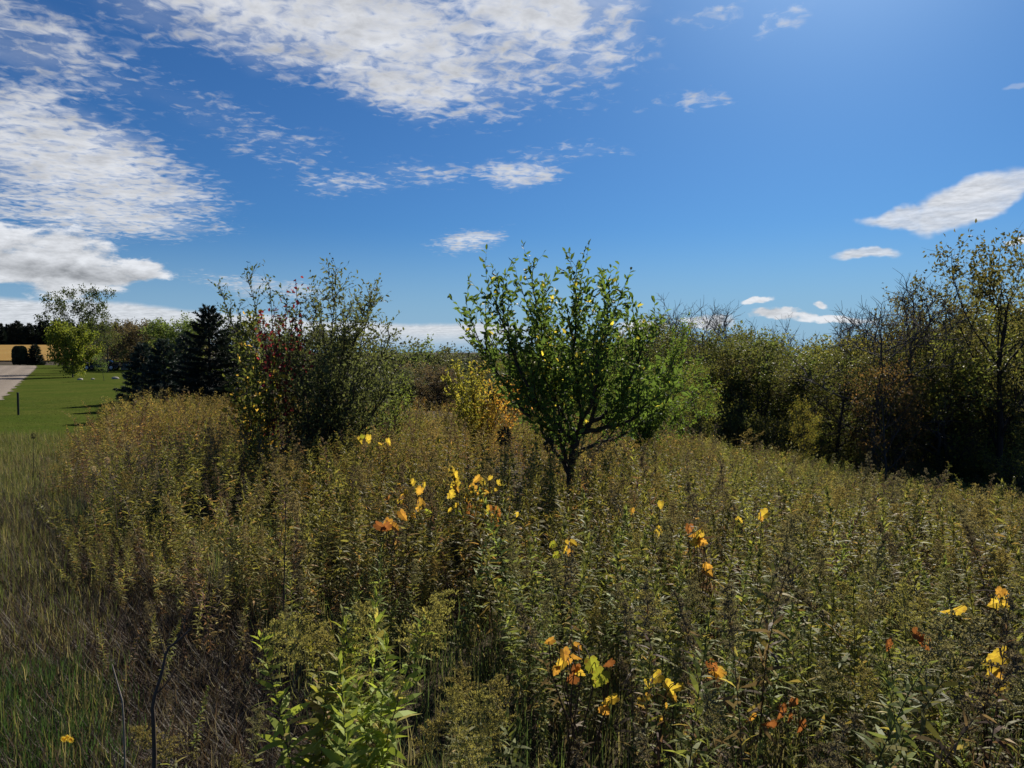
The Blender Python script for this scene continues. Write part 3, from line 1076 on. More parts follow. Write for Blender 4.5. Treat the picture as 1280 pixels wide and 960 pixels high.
kind('airy_b', 110, 10, .95, .18, ((.045, .048, .018), (.07, .062, .02)), .20, .11, rm=2.0, bark=(.045, .038, .032), start=.25, nb=14, ang=46, scatter=.12, drop=.45, wig=.15, up=.05)
kind('bush_a', 111, 3.2, 1.5, .05, DK, .12, .07, start=.04, nb=20, ang=60, scatter=.14, stems=1)
kind('bush_b', 112, 3.2, 1.5, .05, OL, .12, .07, start=.04, nb=20, ang=58, scatter=.14)
def real_height(parts):
    z = np.concatenate([np.array([v.co.z for v in m.vertices][::7]) for m in parts.values()])
    return float(np.percentile(z, 99.7))


HK = {a: real_height(b) for a, b in kinds.items()}
_old = dict(far_dark=8, far_olive=8, far_brown=8, dark_a=8, dark_b=8, olive_a=8, olive_b=8, yellow_a=8, rust_a=8, bare_a=9.2, bare_b=9.2, airy_a=10, airy_b=10, bush_a=3.4, bush_b=3.4)


def wood_tree(kd, px, py, Y, name, label, wide=1.0, group=None, rz=None, cat='tree', tilt=0.0):
    x, y = xy(px, Y)
    s = top_h(px, py - 5, Y) / HK[kd]
    rz = rs.uniform(0, 6.28) if rz is None else rz
    return put(name, kinds[kd], x, y, label, cat, group, rz, (s * wide, s * wide, s), tilt=(0, tilt))


# trees behind the lawn on the left
LG = 'trees standing behind the conifers on the left'
for a, b, Y, kd, nm, lb in [
    (152, 408, 96, 'far_brown', 'brownish_tree', 'brown tinged tree behind the car, left end of the far row'),
    (172, 405, 92, 'far_brown', 'brownish_tree', 'rusty brown tree in the far row above the blue spruces'),
    (192, 409, 98, 'far_dark', 'dark_green_tree', 'dark rounded tree in the far row directly above the blue spruce tops'),
    (217, 400, 90, 'far_olive', 'light_green_tree', 'lighter green round topped tree just left of the black spruce top'),
    (238, 408, 95, 'far_olive', 'olive_tree', 'olive tree showing between the light green tree and the black spruce'),
    (140, 432, 100, 'far_olive', 'olive_tree', 'low olive tree behind the parked car'),
    (120, 415, 110, 'far_dark', 'dark_green_tree', 'dark tree seen through the open crowned tree'),
    (330, 405, 70, 'far_dark', 'dark_green_tree', 'dark tree behind the yellowing shrub'),
    (380, 410, 74, 'far_dark', 'dark_green_tree', 'dark tree hidden behind the middle of the tall shrub'),
    (430, 420, 72, 'far_dark', 'dark_green_tree', 'dark tree hidden behind the right half of the tall shrub')]:
    wood_tree(kd, a, b, Y, nm, lb, 1.25)

# middle distance, between the shrub clump and the young tree
for a, b, Y, kd, nm, lb in [
    (505, 436, 85, 'far_dark', 'dark_green_tree', 'dark tree low on the skyline at the right edge of the shrub clump'),
    (522, 434, 88, 'far_olive', 'grey_green_tree', 'grey green round tree on the skyline right of the shrub clump'),
    (541, 435, 90, 'far_dark', 'grey_green_tree', 'grey green tree on the skyline, second right of the shrub clump'),
    (563, 441, 84, 'far_dark', 'dark_green_tree', 'small pointed dark tree on the skyline above the golden shrub'),
    (580, 446, 82, 'far_dark', 'dark_green_tree', 'low dark tree just right of the small pointed one'),
    (597, 440, 60, 'bare_b', 'thin_leafed_tree', 'thin nearly bare tree top above the golden shrub'),
    (612, 443, 62, 'olive_b', 'thin_leafed_tree', 'thinly leaved tree against the young tree lower left'),
    (640, 436, 64, 'far_dark', 'dark_green_tree', 'dark tree behind the left half of the young tree'),
    (670, 432, 66, 'far_dark', 'dark_green_tree', 'dark tree behind the trunk of the young tree'),
    (705, 428, 60, 'far_dark', 'dark_green_tree', 'dark tree behind the right half of the young tree'),
    (740, 420, 56, 'far_dark', 'dark_green_tree', 'dark tree just right of the young tree crown'),
    (768, 422, 54, 'far_dark', 'dark_green_tree', 'dark round topped tree above the fresh green shrub'),
    (520, 458, 46, 'far_brown', 'plum_brown_tree', 'plum brown thicket tree right of the yellow green bush'),
    (545, 462, 42, 'far_brown', 'plum_brown_tree', 'plum brown thicket tree left of the golden shrub'),
    (500, 462, 44, 'far_dark', 'dark_green_tree', 'low dark tree behind the yellow green bush'),
    (575, 465, 45, 'far_dark', 'dark_green_tree', 'low dark tree right behind the golden shrub'),
    (640, 465, 40, 'far_dark', 'dark_green_tree', 'low dark tree between the golden shrub and the young tree trunk'),
    (690, 460, 40, 'far_dark', 'dark_green_tree', 'low dark tree behind the foot of the young tree'),
    (735, 455, 38, 'far_olive', 'olive_tree', 'low olive tree beside the foot of the fresh green shrub')]:
    wood_tree(kd, a, b, Y, nm, lb, 1.2)

# the wood on the right: trees that stand out
for a, b, Y, kd, nm, lb, wd in [
    (1248, 292, 31, 'airy_a', 'tall_ash', 'tallest tree at the right edge, dark trunk and clumps of thin leaves against the sky', .85),
    (1180, 358, 33, 'airy_b', 'leaning_tree', 'wide open tree with many thin limbs left of the tallest tree', .8),
    (1145, 378, 36, 'yellow_a', 'yellow_topped_tree', 'tree with a yellow top between the bare tree and the wide open tree', .8),
    (1276, 345, 36, 'olive_a', 'olive_tree', 'olive tree cut by the right edge of the wood', .9),
    (1110, 455, 29, 'rust_a', 'rusty_tree', 'low rusty orange brown tree left of the wide open tree', .95),
    (1080, 364, 31, 'bare_a', 'bare_tree', 'broad leafless grey tree, largest of the bare trees', 1.35),
    (1124, 356, 33, 'bare_b', 'bare_tree', 'leafless tree rising behind the broad grey one', .9),
    (1046, 388, 36, 'bare_b', 'bare_tree', 'thin leafless tree left of the broad grey one', .9),
    (1000, 398, 50, 'bare_a', 'bare_tree', 'small leafless tree right of the pale horizon clouds', .8),
    (1018, 400, 48, 'bare_b', 'bare_tree', 'small leafless tree second right of the pale horizon clouds', .8),
    (893, 372, 38, 'bare_a', 'bare_tree', 'leafless grey tree standing above the left part of the wood', 1.15),
    (934, 384, 38, 'bare_b', 'bare_tree', 'leafless grey tree just right of the first bare one', .85),
    (865, 395, 47, 'bare_b', 'bare_tree', 'thin leafless tree at the left end of the wood', .85),
    (905, 420, 34, 'dark_a', 'dark_crowned_tree', 'dark crowned tree below the first leafless grey tree', 1.1),
    (945, 424, 34, 'dark_b', 'dark_crowned_tree', 'dark crowned tree right of the one below the leafless tree', 1.1),
    (880, 455, 29, 'olive_a', 'olive_tree', 'olive tree with a visible trunk at the field edge', .85),
    (856, 462, 31, 'yellow_a', 'yellow_green_tree', 'yellow green tree at the field edge beside the fresh green shrub', .85),
    (1000, 500, 27, 'yellow_a', 'yellow_green_tree', 'small tree with orange yellow leaves in the middle of the wood edge', .7)]:
    wood_tree(kd, a, b, Y, nm, lb, wd)
WG = 'trees filling the wood on the right'
fill = []
for q in range(30):
    px = 800 + q * 19 + rs.uniform(-8, 8)
    top = np.interp(px, [800, 850, 920, 1000, 1100, 1180, 1300], [426, 424, 430, 434, 428, 412, 398]) + rs.uniform(-22, 20)
    fill.append((px, top, rs.uniform(37, 47), ['dark_a', 'dark_b', 'olive_b', 'dark_a', 'olive_a', 'dark_b'][q % 6]))
for q in range(16):
    px = 830 + q * 31 + rs.uniform(-9, 9)
    top = np.interp(px, [800, 900, 1000, 1100, 1180, 1300], [468, 458, 458, 450, 438, 428]) + rs.uniform(-16, 26)
    fill.append((px, top, rs.uniform(31, 36), ['airy_b', 'dark_b', 'yellow_b', 'airy_b', 'olive_b', 'airy_b', 'dark_b'][q % 7]))
for q in range(24):
    px = 760 + q * 26 + rs.uniform(-9, 9)
    top = np.interp(px, [760, 900, 1000, 1100, 1180, 1300], [430, 436, 442, 436, 410, 400]) + rs.uniform(0, 14)
    fill.append((px, top, rs.uniform(50, 70), ['far_dark', 'dark_a'][q % 2]))
LAB = dict(far_dark='distant dark tree behind the crowded wood along the right side', yellow_b='thinly leaved yellow green tree in the crowded wood along the right side', dark_a='dark green tree in the crowded wood along the right side', dark_b='dark narrow tree in the crowded wood along the right side',
           olive_a='olive green tree in the crowded wood along the right side', olive_b='thinly leaved olive tree in the crowded wood along the right side',
           rust_a='rust brown tree in the crowded wood along the right side', airy_b='open limbed tree in the crowded wood along the right side')
for px, top, Y, kd in fill:
    wood_tree(kd, px, top, Y, 'woodland_tree', LAB[kd], 1.15, WG)
for q in range(34):
    px = 735 + q * 17.5 + rs.uniform(-7, 7)
    Y = rs.uniform(29.0, 34) if px > 820 else rs.uniform(24, 28)
    kd = ['bush_a', 'bush_b', 'bush_a'][q % 3]
    x, y = xy(px, Y)
    s = rs.uniform(.4, .8)
    put('edge_bush', kinds[kd], x, y, 'leafy bush at the foot of the wood along the field edge' if kd == 'bush_b' else 'dark bush at the foot of the wood along the field edge',
        'bush', 'bushes along the field edge', rs.uniform(0, 6), (s, s, s))


# ------------------------------------------------------------------ the weed field (goldenrod stalks)
def weed(seed, style, lod, h=1.0):
    """one stalk of height h. lod 0 near .. 2 far. returns (stem, leaves, head)"""
    rng = np.random.default_rng(seed)
    gs, gl, gh = Geo(), Geo(), Geo()
    bend = rng.normal(0, .13, 2)
    t = np.linspace(0, 1, [9, 6, 4][lod])
    stem = np.stack([bend[0] * t ** 2, bend[1] * t ** 2, h * t], -1)
    green = {'seed': (.095, .105, .025), 'leafy': (.115, .132, .022), 'dry': (.085, .055, .03), 'gold': (.10, .10, .02), 'lime': (.15, .17, .012)}[style]
    green = np.array(green)
    stc = np.array({'dry': (.075, .052, .034)}.get(style, (.075, .07, .03)))
    tube(gs, stem, np.linspace(.0028, .0012, len(t)) * [1, 1.0, 1.25][lod], [5, 3, 3][lod], stc)
    n = {'seed': 58, 'leafy': 78, 'dry': 46, 'gold': 56, 'lime': 76}[style]
    n = int(n * [1.4, 1.0, .55][lod])
    top = {'seed': .86, 'leafy': 1.0, 'dry': .9, 'gold': .84, 'lime': .97}[style]
    u = .16 + (top - .16) * (np.arange(n) + rng.uniform(0, 1, n)) / n
    a = np.arange(n) * 2.4 + rng.uniform(-.4, .4, n)
    P = np.stack([np.interp(u, t, stem[:, c]) for c in range(3)], -1)
    elv = np.interp(u, [.1, .5, .85, 1.0], [-.5, .15, .55, 1.1]) + rng.normal(0, .38, n)
    D = np.stack([np.cos(a) * np.cos(elv), np.sin(a) * np.cos(elv), np.sin(elv)], -1)
    Nn = np.stack([-np.cos(a) * np.sin(elv), -np.sin(a) * np.sin(elv), np.cos(elv)], -1) + rng.normal(0, .5, (n, 3))
    L = np.interp(u, [.1, .35, .7, 1.0], [.06, .088, .078, .03]) * rng.uniform(.7, 1.25, n)
    if style == 'dry':
        L *= .8
        D = norm(D + rng.normal(0, .5, (n, 3)))
    if style == 'lime':
        L *= 1.1
    dead = np.clip((.42 - u) * 4 + rng.normal(0, .25, n), 0, 1)[:, None]
    col = green * (1 - dead) + np.array([.075, .048, .028]) * dead
    yel = (rng.random(n) < .12)[:, None]
    col = np.where(yel, np.array([.20, .15, .03]), col) * rng.uniform(.7, 1.35, (n, 1))
    wr = {'lime': .24, 'dry': .16}.get(style, .18) * [1, 1.25, 1.9][lod]
    T = [LANCE, LANCE1, LANCE1][lod]
    stamp(gl, T[0], T[1], T[2], P, D, Nn, L * [1, 1.05, 1.15][lod], L * wr, col)
    if style in ('seed', 'gold', 'dry', 'leafy'):
        hc = np.array({'seed': (.155, .142, .072), 'gold': (.20, .172, .052), 'dry': (.10, .085, .06), 'leafy': (.10, .115, .035)}[style])
        nb = {'seed': 20, 'gold': 22, 'dry': 12, 'leafy': 6}[style]
        nb = int(nb * [1, .6, .32][lod]) + 1
        side = rng.uniform(0, 2 * pi)
        wid = {'seed': .105, 'gold': .125, 'dry': .06, 'leafy': .03}[style]
        Pf, Df = [], []
        for q in range(nb):
            v = q / nb
            z0 = h * (.82 + .19 * v)
            p0 = np.array([np.interp(z0 / h, t, stem[:, c]) for c in range(2)] + [z0])
            aa = q * 2.4 + rng.uniform(-.4, .4)
            ln = wid * (1.15 - .85 * v) * rng.uniform(.7, 1.2)
            d = np.array([cos(aa) + .5 * cos(side), sin(aa) + .5 * sin(side), .75])
            m = [13, 7, 3][lod]
            s = np.linspace(.1, 1, m)
            br = p0 + norm(d) * ln * s[:, None] - UP * (ln * .35 * s ** 2)[:, None]
            if lod == 0:
                tube(gs, br[::4], .0011, 3, stc * 1.3)
            Pf.append(br); Df.append(np.repeat(norm(d)[None], m, 0))
        Pf = np.concatenate(Pf); Df = np.concatenate(Df)
        rep = [4, 2, 1][lod]
        Pf = np.repeat(Pf, rep, 0) + rng.normal(0, .004, (len(Pf) * rep, 3)); Df = np.repeat(Df, rep, 0)
        m = len(Pf)
        sz = [.0095, .017, .040][lod] * rng.uniform(.6, 1.3, m)
        stamp(gh, *DIA, Pf, norm(Df * .3 + rng.normal(0, .6, (m, 3)) + UP * .5), rng.normal(0, 1, (m, 3)), sz, sz * .55, hc * rng.uniform(.55, 1.5, (m, 1)))
    return gs, gl, gh


STY = ['seed', 'gold', 'leafy', 'dry']
rw = np.random.default_rng(99)


def scatter_points(y0, y1, dens, umax):
    area = (y1 * y1 - y0 * y0) * umax
    n = int(area * dens)
    y = np.sqrt(rw.uniform(y0 * y0, y1 * y1, n))
    return rw.uniform(-umax, umax, n) * y, y


def vnoise(x, y, s, seed):
    """smooth value noise for patches of colour and density"""
    r = np.random.default_rng(seed).random((64, 64))
    X, Y = np.asarray(x) / s + 31, np.asarray(y) / s + 7
    i, j = np.floor(X).astype(int), np.floor(Y).astype(int)
    f, g_ = X - i, Y - j
    f = f * f * (3 - 2 * f); g_ = g_ * g_ * (3 - 2 * g_)
    q = lambda a, b: r[a % 64, b % 64]
    return (q(i, j) * (1 - f) + q(i + 1, j) * f) * (1 - g_) + (q(i, j + 1) * (1 - f) + q(i + 1, j + 1) * f) * g_


def far_edge(x):
    """distance at which the weed field ends"""
    return np.interp(x, [-22, -16, -8, 0, 6, 25], [27.5, 26, 25, 27, 30, 31])


PX, PY, PL = [], [], []
for y0, y1, dn, lod in [(1.15, 6.5, 40, 0), (6.5, 13, 36, 1), (13, 32, 22, 2)]:
    x, y = scatter_points(y0, y1, dn, .98)
    PX.append(x); PY.append(y); PL.append(np.full(len(x), lod))
PX = np.concatenate(PX); PY = np.concatenate(PY); PL = np.concatenate(PL)
e = edge_x(PY) + (vnoise(PX, PY, .8, 3) - .5) * .7
keep = (PX > e) & (PY < far_edge(PX) + (vnoise(PX, PY, 2, 9) - .5) * 2) & (vnoise(PX, PY, 1.1, 5) > .23)
gap = (PX < .25 - (PY - 2.6) * .25) & (PY > 2.5) & (PY < 4.1)
keep &= ~(gap & (rw.random(len(PX)) < .95))
near_clear = (np.hypot(PX, PY) < 1.35)
keep &= ~near_clear
PX, PY, PL = PX[keep], PY[keep], PL[keep]
n = len(PX)
pat = vnoise(PX, PY, 2.2, 11)
pat2 = vnoise(PX, PY, 4.5, 12)
golden = np.clip((-PX - 1) / 8, 0, 1) * np.clip((PY - 8) / 8, 0, 1)          # browner, golden part at the far left
r_ = rw.random(n)
sty = np.where(r_ < .20 + .2 * (pat - .5), 0, np.where(r_ < .32 + .35 * golden, 1, np.where(r_ < .84, 2, 3)))
sty = np.where((rw.random(n) < .55) & (pat > .68), 3, sty)
near_c = (PY < 3.0) & (PX < .35)
sty = np.where(near_c & (rw.random(n) < .75), np.where(rw.random(n) < .5, 1, 0), sty)
clump = vnoise(PX, PY, .75, 14)
hh = (.86 + .14 * rw.standard_normal(n).clip(-2, 2.4)) * (.80 + .30 * clump + .14 * (pat2 - .3))
hh = np.where(PY < 2.2, np.minimum(hh, .62 + .16 * rw.random(n)), hh)
hh = np.where((PY < 4.5) & (PX < 0), hh * .9, hh)
green_part = (PY > 3.6) & (PY < 8.5) & (PX < .8) & (rw.random(n) < .6)
sty = np.where(green_part, 2, sty)
hh = np.where(sty == 3, hh * rw.uniform(.75, 1.32, n), hh)
flat_ = rw.random(n) < .07
hh = hh.clip(.35, 1.3)
edge_d = PX - edge_x(PY)
hh *= .55 + .45 * np.clip(edge_d / 1.1 + rw.normal(0, .25, n), 0, 1)
rzz = rw.uniform(0, 2 * pi, n)
lean = np.where(flat_[:, None], rw.normal(0, .42, (n, 2)), rw.normal(0, .13, (n, 2)))
gcol = np.array([1.0, 1.0, 1.0])[None] * rw.uniform(.8, 1.2, (n, 1))
gw_ = golden[:, None]
gcol = gcol * (1 - gw_) + gcol * np.array([1.0, 1.02, .9]) * gw_
warm = np.clip((pat2 - .5) * 2.5, 0, 1)[:, None]
gcol = gcol * (1 + warm * np.array([.35, .20, .0]))
gcol = gcol * (.72 + .62 * vnoise(PX, PY, 1.7, 15))[:, None]  # tone patches; the dark ones put shadow into the stalk colour
gcol = gcol * (1 + np.clip(vnoise(PX, PY, 2.6, 16) - .55, 0, 1)[:, None] * np.array([.1, .7, .0]))
right = (np.clip((PX - 2) / 9, 0, 1) * np.clip((PY - 8) / 12, 0, 1))[:, None]
gcol = gcol * (1 + right * np.array([.28, .40, .05]))
rim = (np.clip(1 - np.abs(PY - far_edge(PX)) / 3.0, 0, 1) * (PX < 2) * (PX > -9))[:, None]
gcol = gcol * (1 + rim * np.array([.45, .15, -.05]))

order = np.argsort(np.hypot(PX, PY) + 40 * (np.abs(PX / PY) > .74))
single = np.zeros(n, bool)
single[order[:300]] = True
NV = 5
var = {(s, l): [weed(1000 + s * 50 + l * 10 + v, STY[s], l) for v in range(NV)] for s in range(4) for l in range(3)}
WL = {0: 'weed stalk with open tan seed plume in the dense growth close to the camera',
      1: 'weed stalk with full golden brown seed plume in the dense growth close to the camera',
      2: 'green weed stalk with narrow leaves to the tip in the growth close to the camera',
      3: 'withered brown weed stalk with curled leaves in the growth close to the camera'}
WG_ = {0: 'weed stalks with tan seed plumes', 1: 'weed stalks with golden brown plumes', 2: 'green leafy weed stalks', 3: 'withered weed stalks'}
WN = {0: 'plumed_weed_stalk', 1: 'golden_weed_stalk', 2: 'leafy_weed_stalk', 3: 'withered_weed_stalk'}
wm = {}
for s in range(4):
    for v in range(NV):
        a, b, c = var[(s, 0)][v]
        wm[(s, v)] = {'stem': a.mesh('stem', M_STEM), 'leaves': b.mesh('leaves', M_FIELD), 'seed_head': c.mesh('seed_head', M_SEED)}
vi = rw.integers(0, NV, n)
for q in np.nonzero(single)[0]:
    s = int(sty[q])
    o = put(WN[s], wm[(s, int(vi[q]))], PX[q], PY[q], WL[s], 'weed', WG_[s], rzz[q], (hh[q],) * 3, -.02, (lean[q, 0], lean[q, 1]))


def merge_field(name, sel, mats):
    """all other stalks as one mesh: template vertices turned, scaled and moved in numpy"""
    V, C, A, B, MA, MB_ = [], [], [], [], [], []
    off = 0
    for (s, l), lst in var.items():
        for v, tri in enumerate(lst):
            idx = np.nonzero(sel & (sty == s) & (PL == l) & (vi == v))[0]
            if not len(idx):
                continue
            z0 = H(PX[idx], PY[idx]) - .02
            ca, sa = np.cos(rzz[idx]), np.sin(rzz[idx])
            for mi, gg in enumerate(tri):
                tv, tc, t3, t4 = gg.arrays()
                if not len(tv):
                    continue
                hs = hh[idx][:, None]
                x = (tv[None, :, 0] * ca[:, None] - tv[None, :, 1] * sa[:, None]) * hs
                y = (tv[None, :, 0] * sa[:, None] + tv[None, :, 1] * ca[:, None]) * hs
                z = tv[None, :, 2] * hs
                x = x + z * lean[idx, 1][:, None] + PX[idx][:, None]
                y = y - z * lean[idx, 0][:, None] + PY[idx][:, None]
                V.append(np.stack([x, y, z + z0[:, None]], -1).reshape(-1, 3))
                C.append((tc[None] * gcol[idx][:, None]).reshape(-1, 3))
                o_ = (off + np.arange(len(idx)) * len(tv))[:, None, None]
                if len(t3):
                    A.append((t3[None] + o_).reshape(-1, 3)); MA.append(np.full(len(A[-1]), mi))
                if len(t4):
                    B.append((t4[None] + o_).reshape(-1, 4)); MB_.append(np.full(len(B[-1]), mi))
                off += len(idx) * len(tv)
    g = Geo()
    g.add(np.concatenate(V), np.concatenate(C), np.concatenate(A), np.concatenate(B))
    me = g.mesh(name, mats[0])
    for m in mats[1:]:
        me.materials.append(m)
    me.polygons.foreach_set('material_index', np.concatenate(MA + MB_).astype(np.int32))
    print(name, len(me.polygons), 'faces')
    return link(name, me)


tag(merge_field('weed_field', ~single, [M_STEM, M_FIELD, M_SEED]), 'dense field of olive and golden brown weed stalks running back to the trees',
    'weeds', kind='stuff')


# ------------------------------------------------------------------ grasses
def blades(name, x, y, hgt, wid, cols, label, cat, nb=9, rad=.05, spread=.5, seed=0, mat=None, flat=0.0, jit=.35):
    rng = np.random.default_rng(seed)
    n = len(x)
    x = np.repeat(x, nb) + rng.normal(0, rad, n * nb)
    y = np.repeat(y, nb) + rng.normal(0, rad, n * nb)
    h = np.repeat(np.broadcast_to(hgt, (n,)), nb) * rng.uniform(.5, 1.2, n * nb)
    a = rng.uniform(0, 2 * pi, n * nb)
    lean_ = np.abs(rng.normal(0, spread, n * nb)) + flat
    D = norm(np.stack([np.cos(a) * lean_, np.sin(a) * lean_, np.ones(n * nb)], -1))
    Nn = np.stack([-np.cos(a), -np.sin(a), lean_ + .01], -1)
    cols = np.asarray(cols)
    if cols.ndim == 3:
        cc = np.repeat(cols[rng.integers(0, cols.shape[0], n), np.arange(n) * 0], nb, 0)
    else:
        pick = rng.integers(0, len(cols), n * nb)
        cc = cols[pick]
    cc = cc * rng.uniform(1 - jit, 1 + jit, (len(x), 1))
    g = Geo()
    P = np.stack([x, y, H(x, y) - .01], -1)
    stamp(g, *BLADE, P, D, -Nn, h, np.broadcast_to(wid, (n,)).repeat(nb), cc)
    return tag(g.obj(name, mat or M_FIELD), label, cat, kind='stuff')


rg = np.random.default_rng(123)
# matted dead growth along the path
m = 9000
y = np.sqrt(rg.uniform(1.2 ** 2, 18.5 ** 2, m)); u = rg.uniform(-1.0, .25, m); x = u * y
m1 = (x < edge_x(y) + .5) & ~((x < -.66 * y + .1) & (y < 3.6))
den = vnoise(x, y, .7, 21)
m1 &= den > .22
x1, y1 = x[m1], y[m1]
dn_ = rg.random(len(x1))
brown = [(.048, .026, .022), (.036, .022, .019), (.065, .044, .034), (.14, .115, .085), (.045, .036, .025)]
blades('dead_grass', x1, y1, .10 + .12 * vnoise(x1, y1, .9, 22), .0035, brown, 'reddish brown matted dead grass beside the weeds at the left', 'grass', 9, .09, 1.5, 1)
m = 12000
y = np.sqrt(rg.uniform(1.2 ** 2, 9.5 ** 2, m)); x = y * rg.uniform(-1.0, .25, m)
m1 = (x < edge_x(y) + .9)
m1 &= (y < 5.5) | (rg.random(len(x)) < .35) | (x > -.55 * y)
x1, y1 = x[m1], y[m1]
blades('fallen_stems', x1, y1, .20 + .16 * vnoise(x1, y1, .6, 27), .0058, [(.034, .021, .018), (.050, .036, .028), (.028, .019, .016), (.11, .095, .075), (.036, .034, .022), (.044, .027, .023)],
       'tangle of fallen brown and straw stems covering the dark patch at the left', 'dead stems', 9, .12, 1.4, 11, None, 1.3)
# straw coloured and olive rough grass towards the lawn
m = 9000
y = np.sqrt(rg.uniform(1.3 ** 2, 19 ** 2, m)); u = rg.uniform(-1.05, -.2, m); x = u * y
pk = (x < edge_x(y) + .2) & ((vnoise(x, y, 1.1, 31) + np.clip((-x / y - .52) * 2.6, -.6, .5)) > .5)
x1, y1 = x[pk], y[pk]
pk2 = ~((y1 < 7.5) & (x1 > -.56 * y1) & (rg.random(len(x1)) < .92))
x1, y1 = x1[pk2], y1[pk2]
blades('rough_grass', x1, y1, .16 + .16 * vnoise(x1, y1, .8, 32), .0058, [(.060, .078, .018), (.085, .088, .024), (.045, .062, .016), (.15, .13, .06), (.07, .062, .028)],
       'olive and straw coloured rough grass between the dead patch and the lawn', 'grass', 9, .07, 1.0, 2)
# lush green grass in the near left corner
m = 1500
y = rg.uniform(1.7, 4.2, m); x = -y * rg.uniform(.48, 1.0, m)
pk = rg.random(m) < np.clip((-x / y - .50) * 7, 0, 1)
x1, y1 = x[pk], y[pk]
blades('green_grass', x1, y1, .17, .005, [(.020, .058, .012), (.028, .074, .015), (.02, .045, .012)], 'lush green grass tufts in the near left corner', 'grass', 12, .06, .9, 3)
# understorey grass among the stalks
m = 5200
y = np.sqrt(rg.uniform(1.3 ** 2, 9 ** 2, m)); x = y * rg.uniform(-.75, .9, m)
pk = (x > edge_x(y) + np.where(y < 7, .9, 0))
x1, y1 = x[pk], y[pk]
blades('field_grass', x1, y1, .26 + .2 * vnoise(x1, y1, 1.0, 41), .0058, [(.05, .065, .02), (.08, .075, .03), (.10, .08, .045), (.035, .05, .015)],
       'long thin grass growing low between the weed stalks', 'grass', 7, .06, .9, 4)
# turf blades on the lawn, nearest part
m = 26000
y = np.sqrt(rg.uniform(15.3 ** 2, 36 ** 2, m)); x = -y * rg.uniform(.40, .98, m)
pk = x < edge_x(np.minimum(y, 34)) - .1
x1, y1 = x[pk], y[pk]
blades('lawn_turf', x1, y1, .075, .018, [(.040, .062, .008), (.05, .072, .010), (.034, .052, .008)], 'short green turf of the mown lawn', 'grass', 5, .12, .6, 5)


# ------------------------------------------------------------------ wild grape vines with autumn leaves
YEL, ORA, RED, LIM = (.52, .36, .02), (.46, .24, .02), (.24, .085, .02), (.24, .27, .02)


def grape(label, Y, leaves, seed, size=.068):
    """leaves: (px, py, colour[, size factor])"""
    rng = np.random.default_rng(seed)
    pts = np.array([ray(l[0], l[1], Y + rng.uniform(-.12, .12)) for l in leaves])
    c = pts.mean(0)
    x, y = c[0], c[1] + .05
    z = float(H(x, y))
    root = thing('wild_grape_vine', (x, y, z))
    tag(root, label, 'vine', 'vines with autumn leaves')
    o = np.array([x, y, z])
    gw = Geo()
    gl = Geo()
    order = np.argsort(pts[:, 0])
    for i in order[::2] if len(order) > 4 else order[:1]:
        e = pts[i] - o
        t = np.linspace(0, 1, 9)
        tube(gw, e * t[:, None] + np.stack([np.sin(t * 7 + i) * .03 * t * (1 - t) * 4, np.cos(t * 6 + i) * .03 * t * (1 - t) * 4, 0 * t], -1), np.linspace(.004, .002, 9), 4, (.07, .04, .025))
    for a, b in zip(order[:-1], order[1:]):
        p, q = pts[a] - o, pts[b] - o
        t = np.linspace(0, 1, 6)[:, None]
        mid = p * (1 - t) + q * t + UP * np.sin(t * pi) * .03
        tube(gw, mid + [0, .03, 0], .0018, 4, (.09, .05, .03))
    for p, l in zip(pts, leaves):
        col = np.array(l[2]) * rng.uniform(.8, 1.15)
        sz = size * (l[3] if len(l) > 3 else 1) * rng.uniform(.8, 1.15)
        a = rng.uniform(-1.3, 1.3)
        D = norm([sin(a), rng.uniform(-.2, .2), -cos(a)])
        Nn = norm([rng.uniform(-.9, .9), -1, rng.uniform(-.4, 1.1)])
        tc = 1 - .45 * rng.random(len(GRAPE_V))
        tc[0] = 1.1
        stamp(gl, GRAPE[0], GRAPE[1], [], (p - o - D * sz * .5)[None], D[None], Nn[None], np.array([sz]), np.array([sz * rng.uniform(.55, .95)]), col[None], tc)
    gw.obj('vine_stem', M_STEM, root, True)
    gl.obj('leaves', M_VINE, root)


M_VINE = leaf_mat('vine_leaf', 0.6, 0.5, 0.12, 0.1, 1.0)
kv = N(M_VINE.node_tree)
hs_ = [q for q in kv.n if q.type == 'HUE_SAT'][0]
tcv = kv.n.new('ShaderNodeTexCoord')
spots = kv.smooth(kv.noise(tcv.outputs['Object'], 55.0, 4, .6), .48, .68)
kv.l.new(kv.mix(kv.m('MULTIPLY', spots, .75), vcol(kv), (.20, .085, .02)), hs_.inputs['Color'])


def rnd_leaves(seed, cx_, cy_, rx, ry, n, cols):
    r = np.random.default_rng(seed)
    return [(cx_ + r.normal(0, rx), cy_ + r.normal(0, ry), cols[r.integers(0, len(cols))], r.uniform(.7, 1.1)) for _ in range(n)]


grape('yellow vine leaves on the left of the big autumn leaf cluster before the young tree', 5.4,
      [(515, 605, YEL), (520, 612, YEL), (508, 618, YEL, .8), (530, 607, YEL, .7), (498, 628, YEL, .8), (514, 640, YEL), (518, 645, ORA, .7), (536, 640, LIM, .7), (500, 608, ORA, .6)] +
      rnd_leaves(1, 515, 625, 16, 14, 8, [ORA, YEL, RED]), 1)
grape('bright yellow and orange vine leaves just left of the foot of the young tree', 5.3,
      [(568, 596, YEL), (572, 604, YEL), (566, 590, YEL, .8), (571, 612, ORA), (595, 600, ORA), (604, 604, YEL, .8), (600, 618, ORA), (585, 620, YEL), (590, 612, ORA), (625, 605, YEL, .7),
       (620, 612, YEL, .6), (575, 645, LIM), (570, 632, YEL, .8), (612, 598, YEL, .7), (608, 615, ORA, .7)] + rnd_leaves(2, 598, 640, 20, 14, 22, [ORA, RED, RED, YEL]), 2)
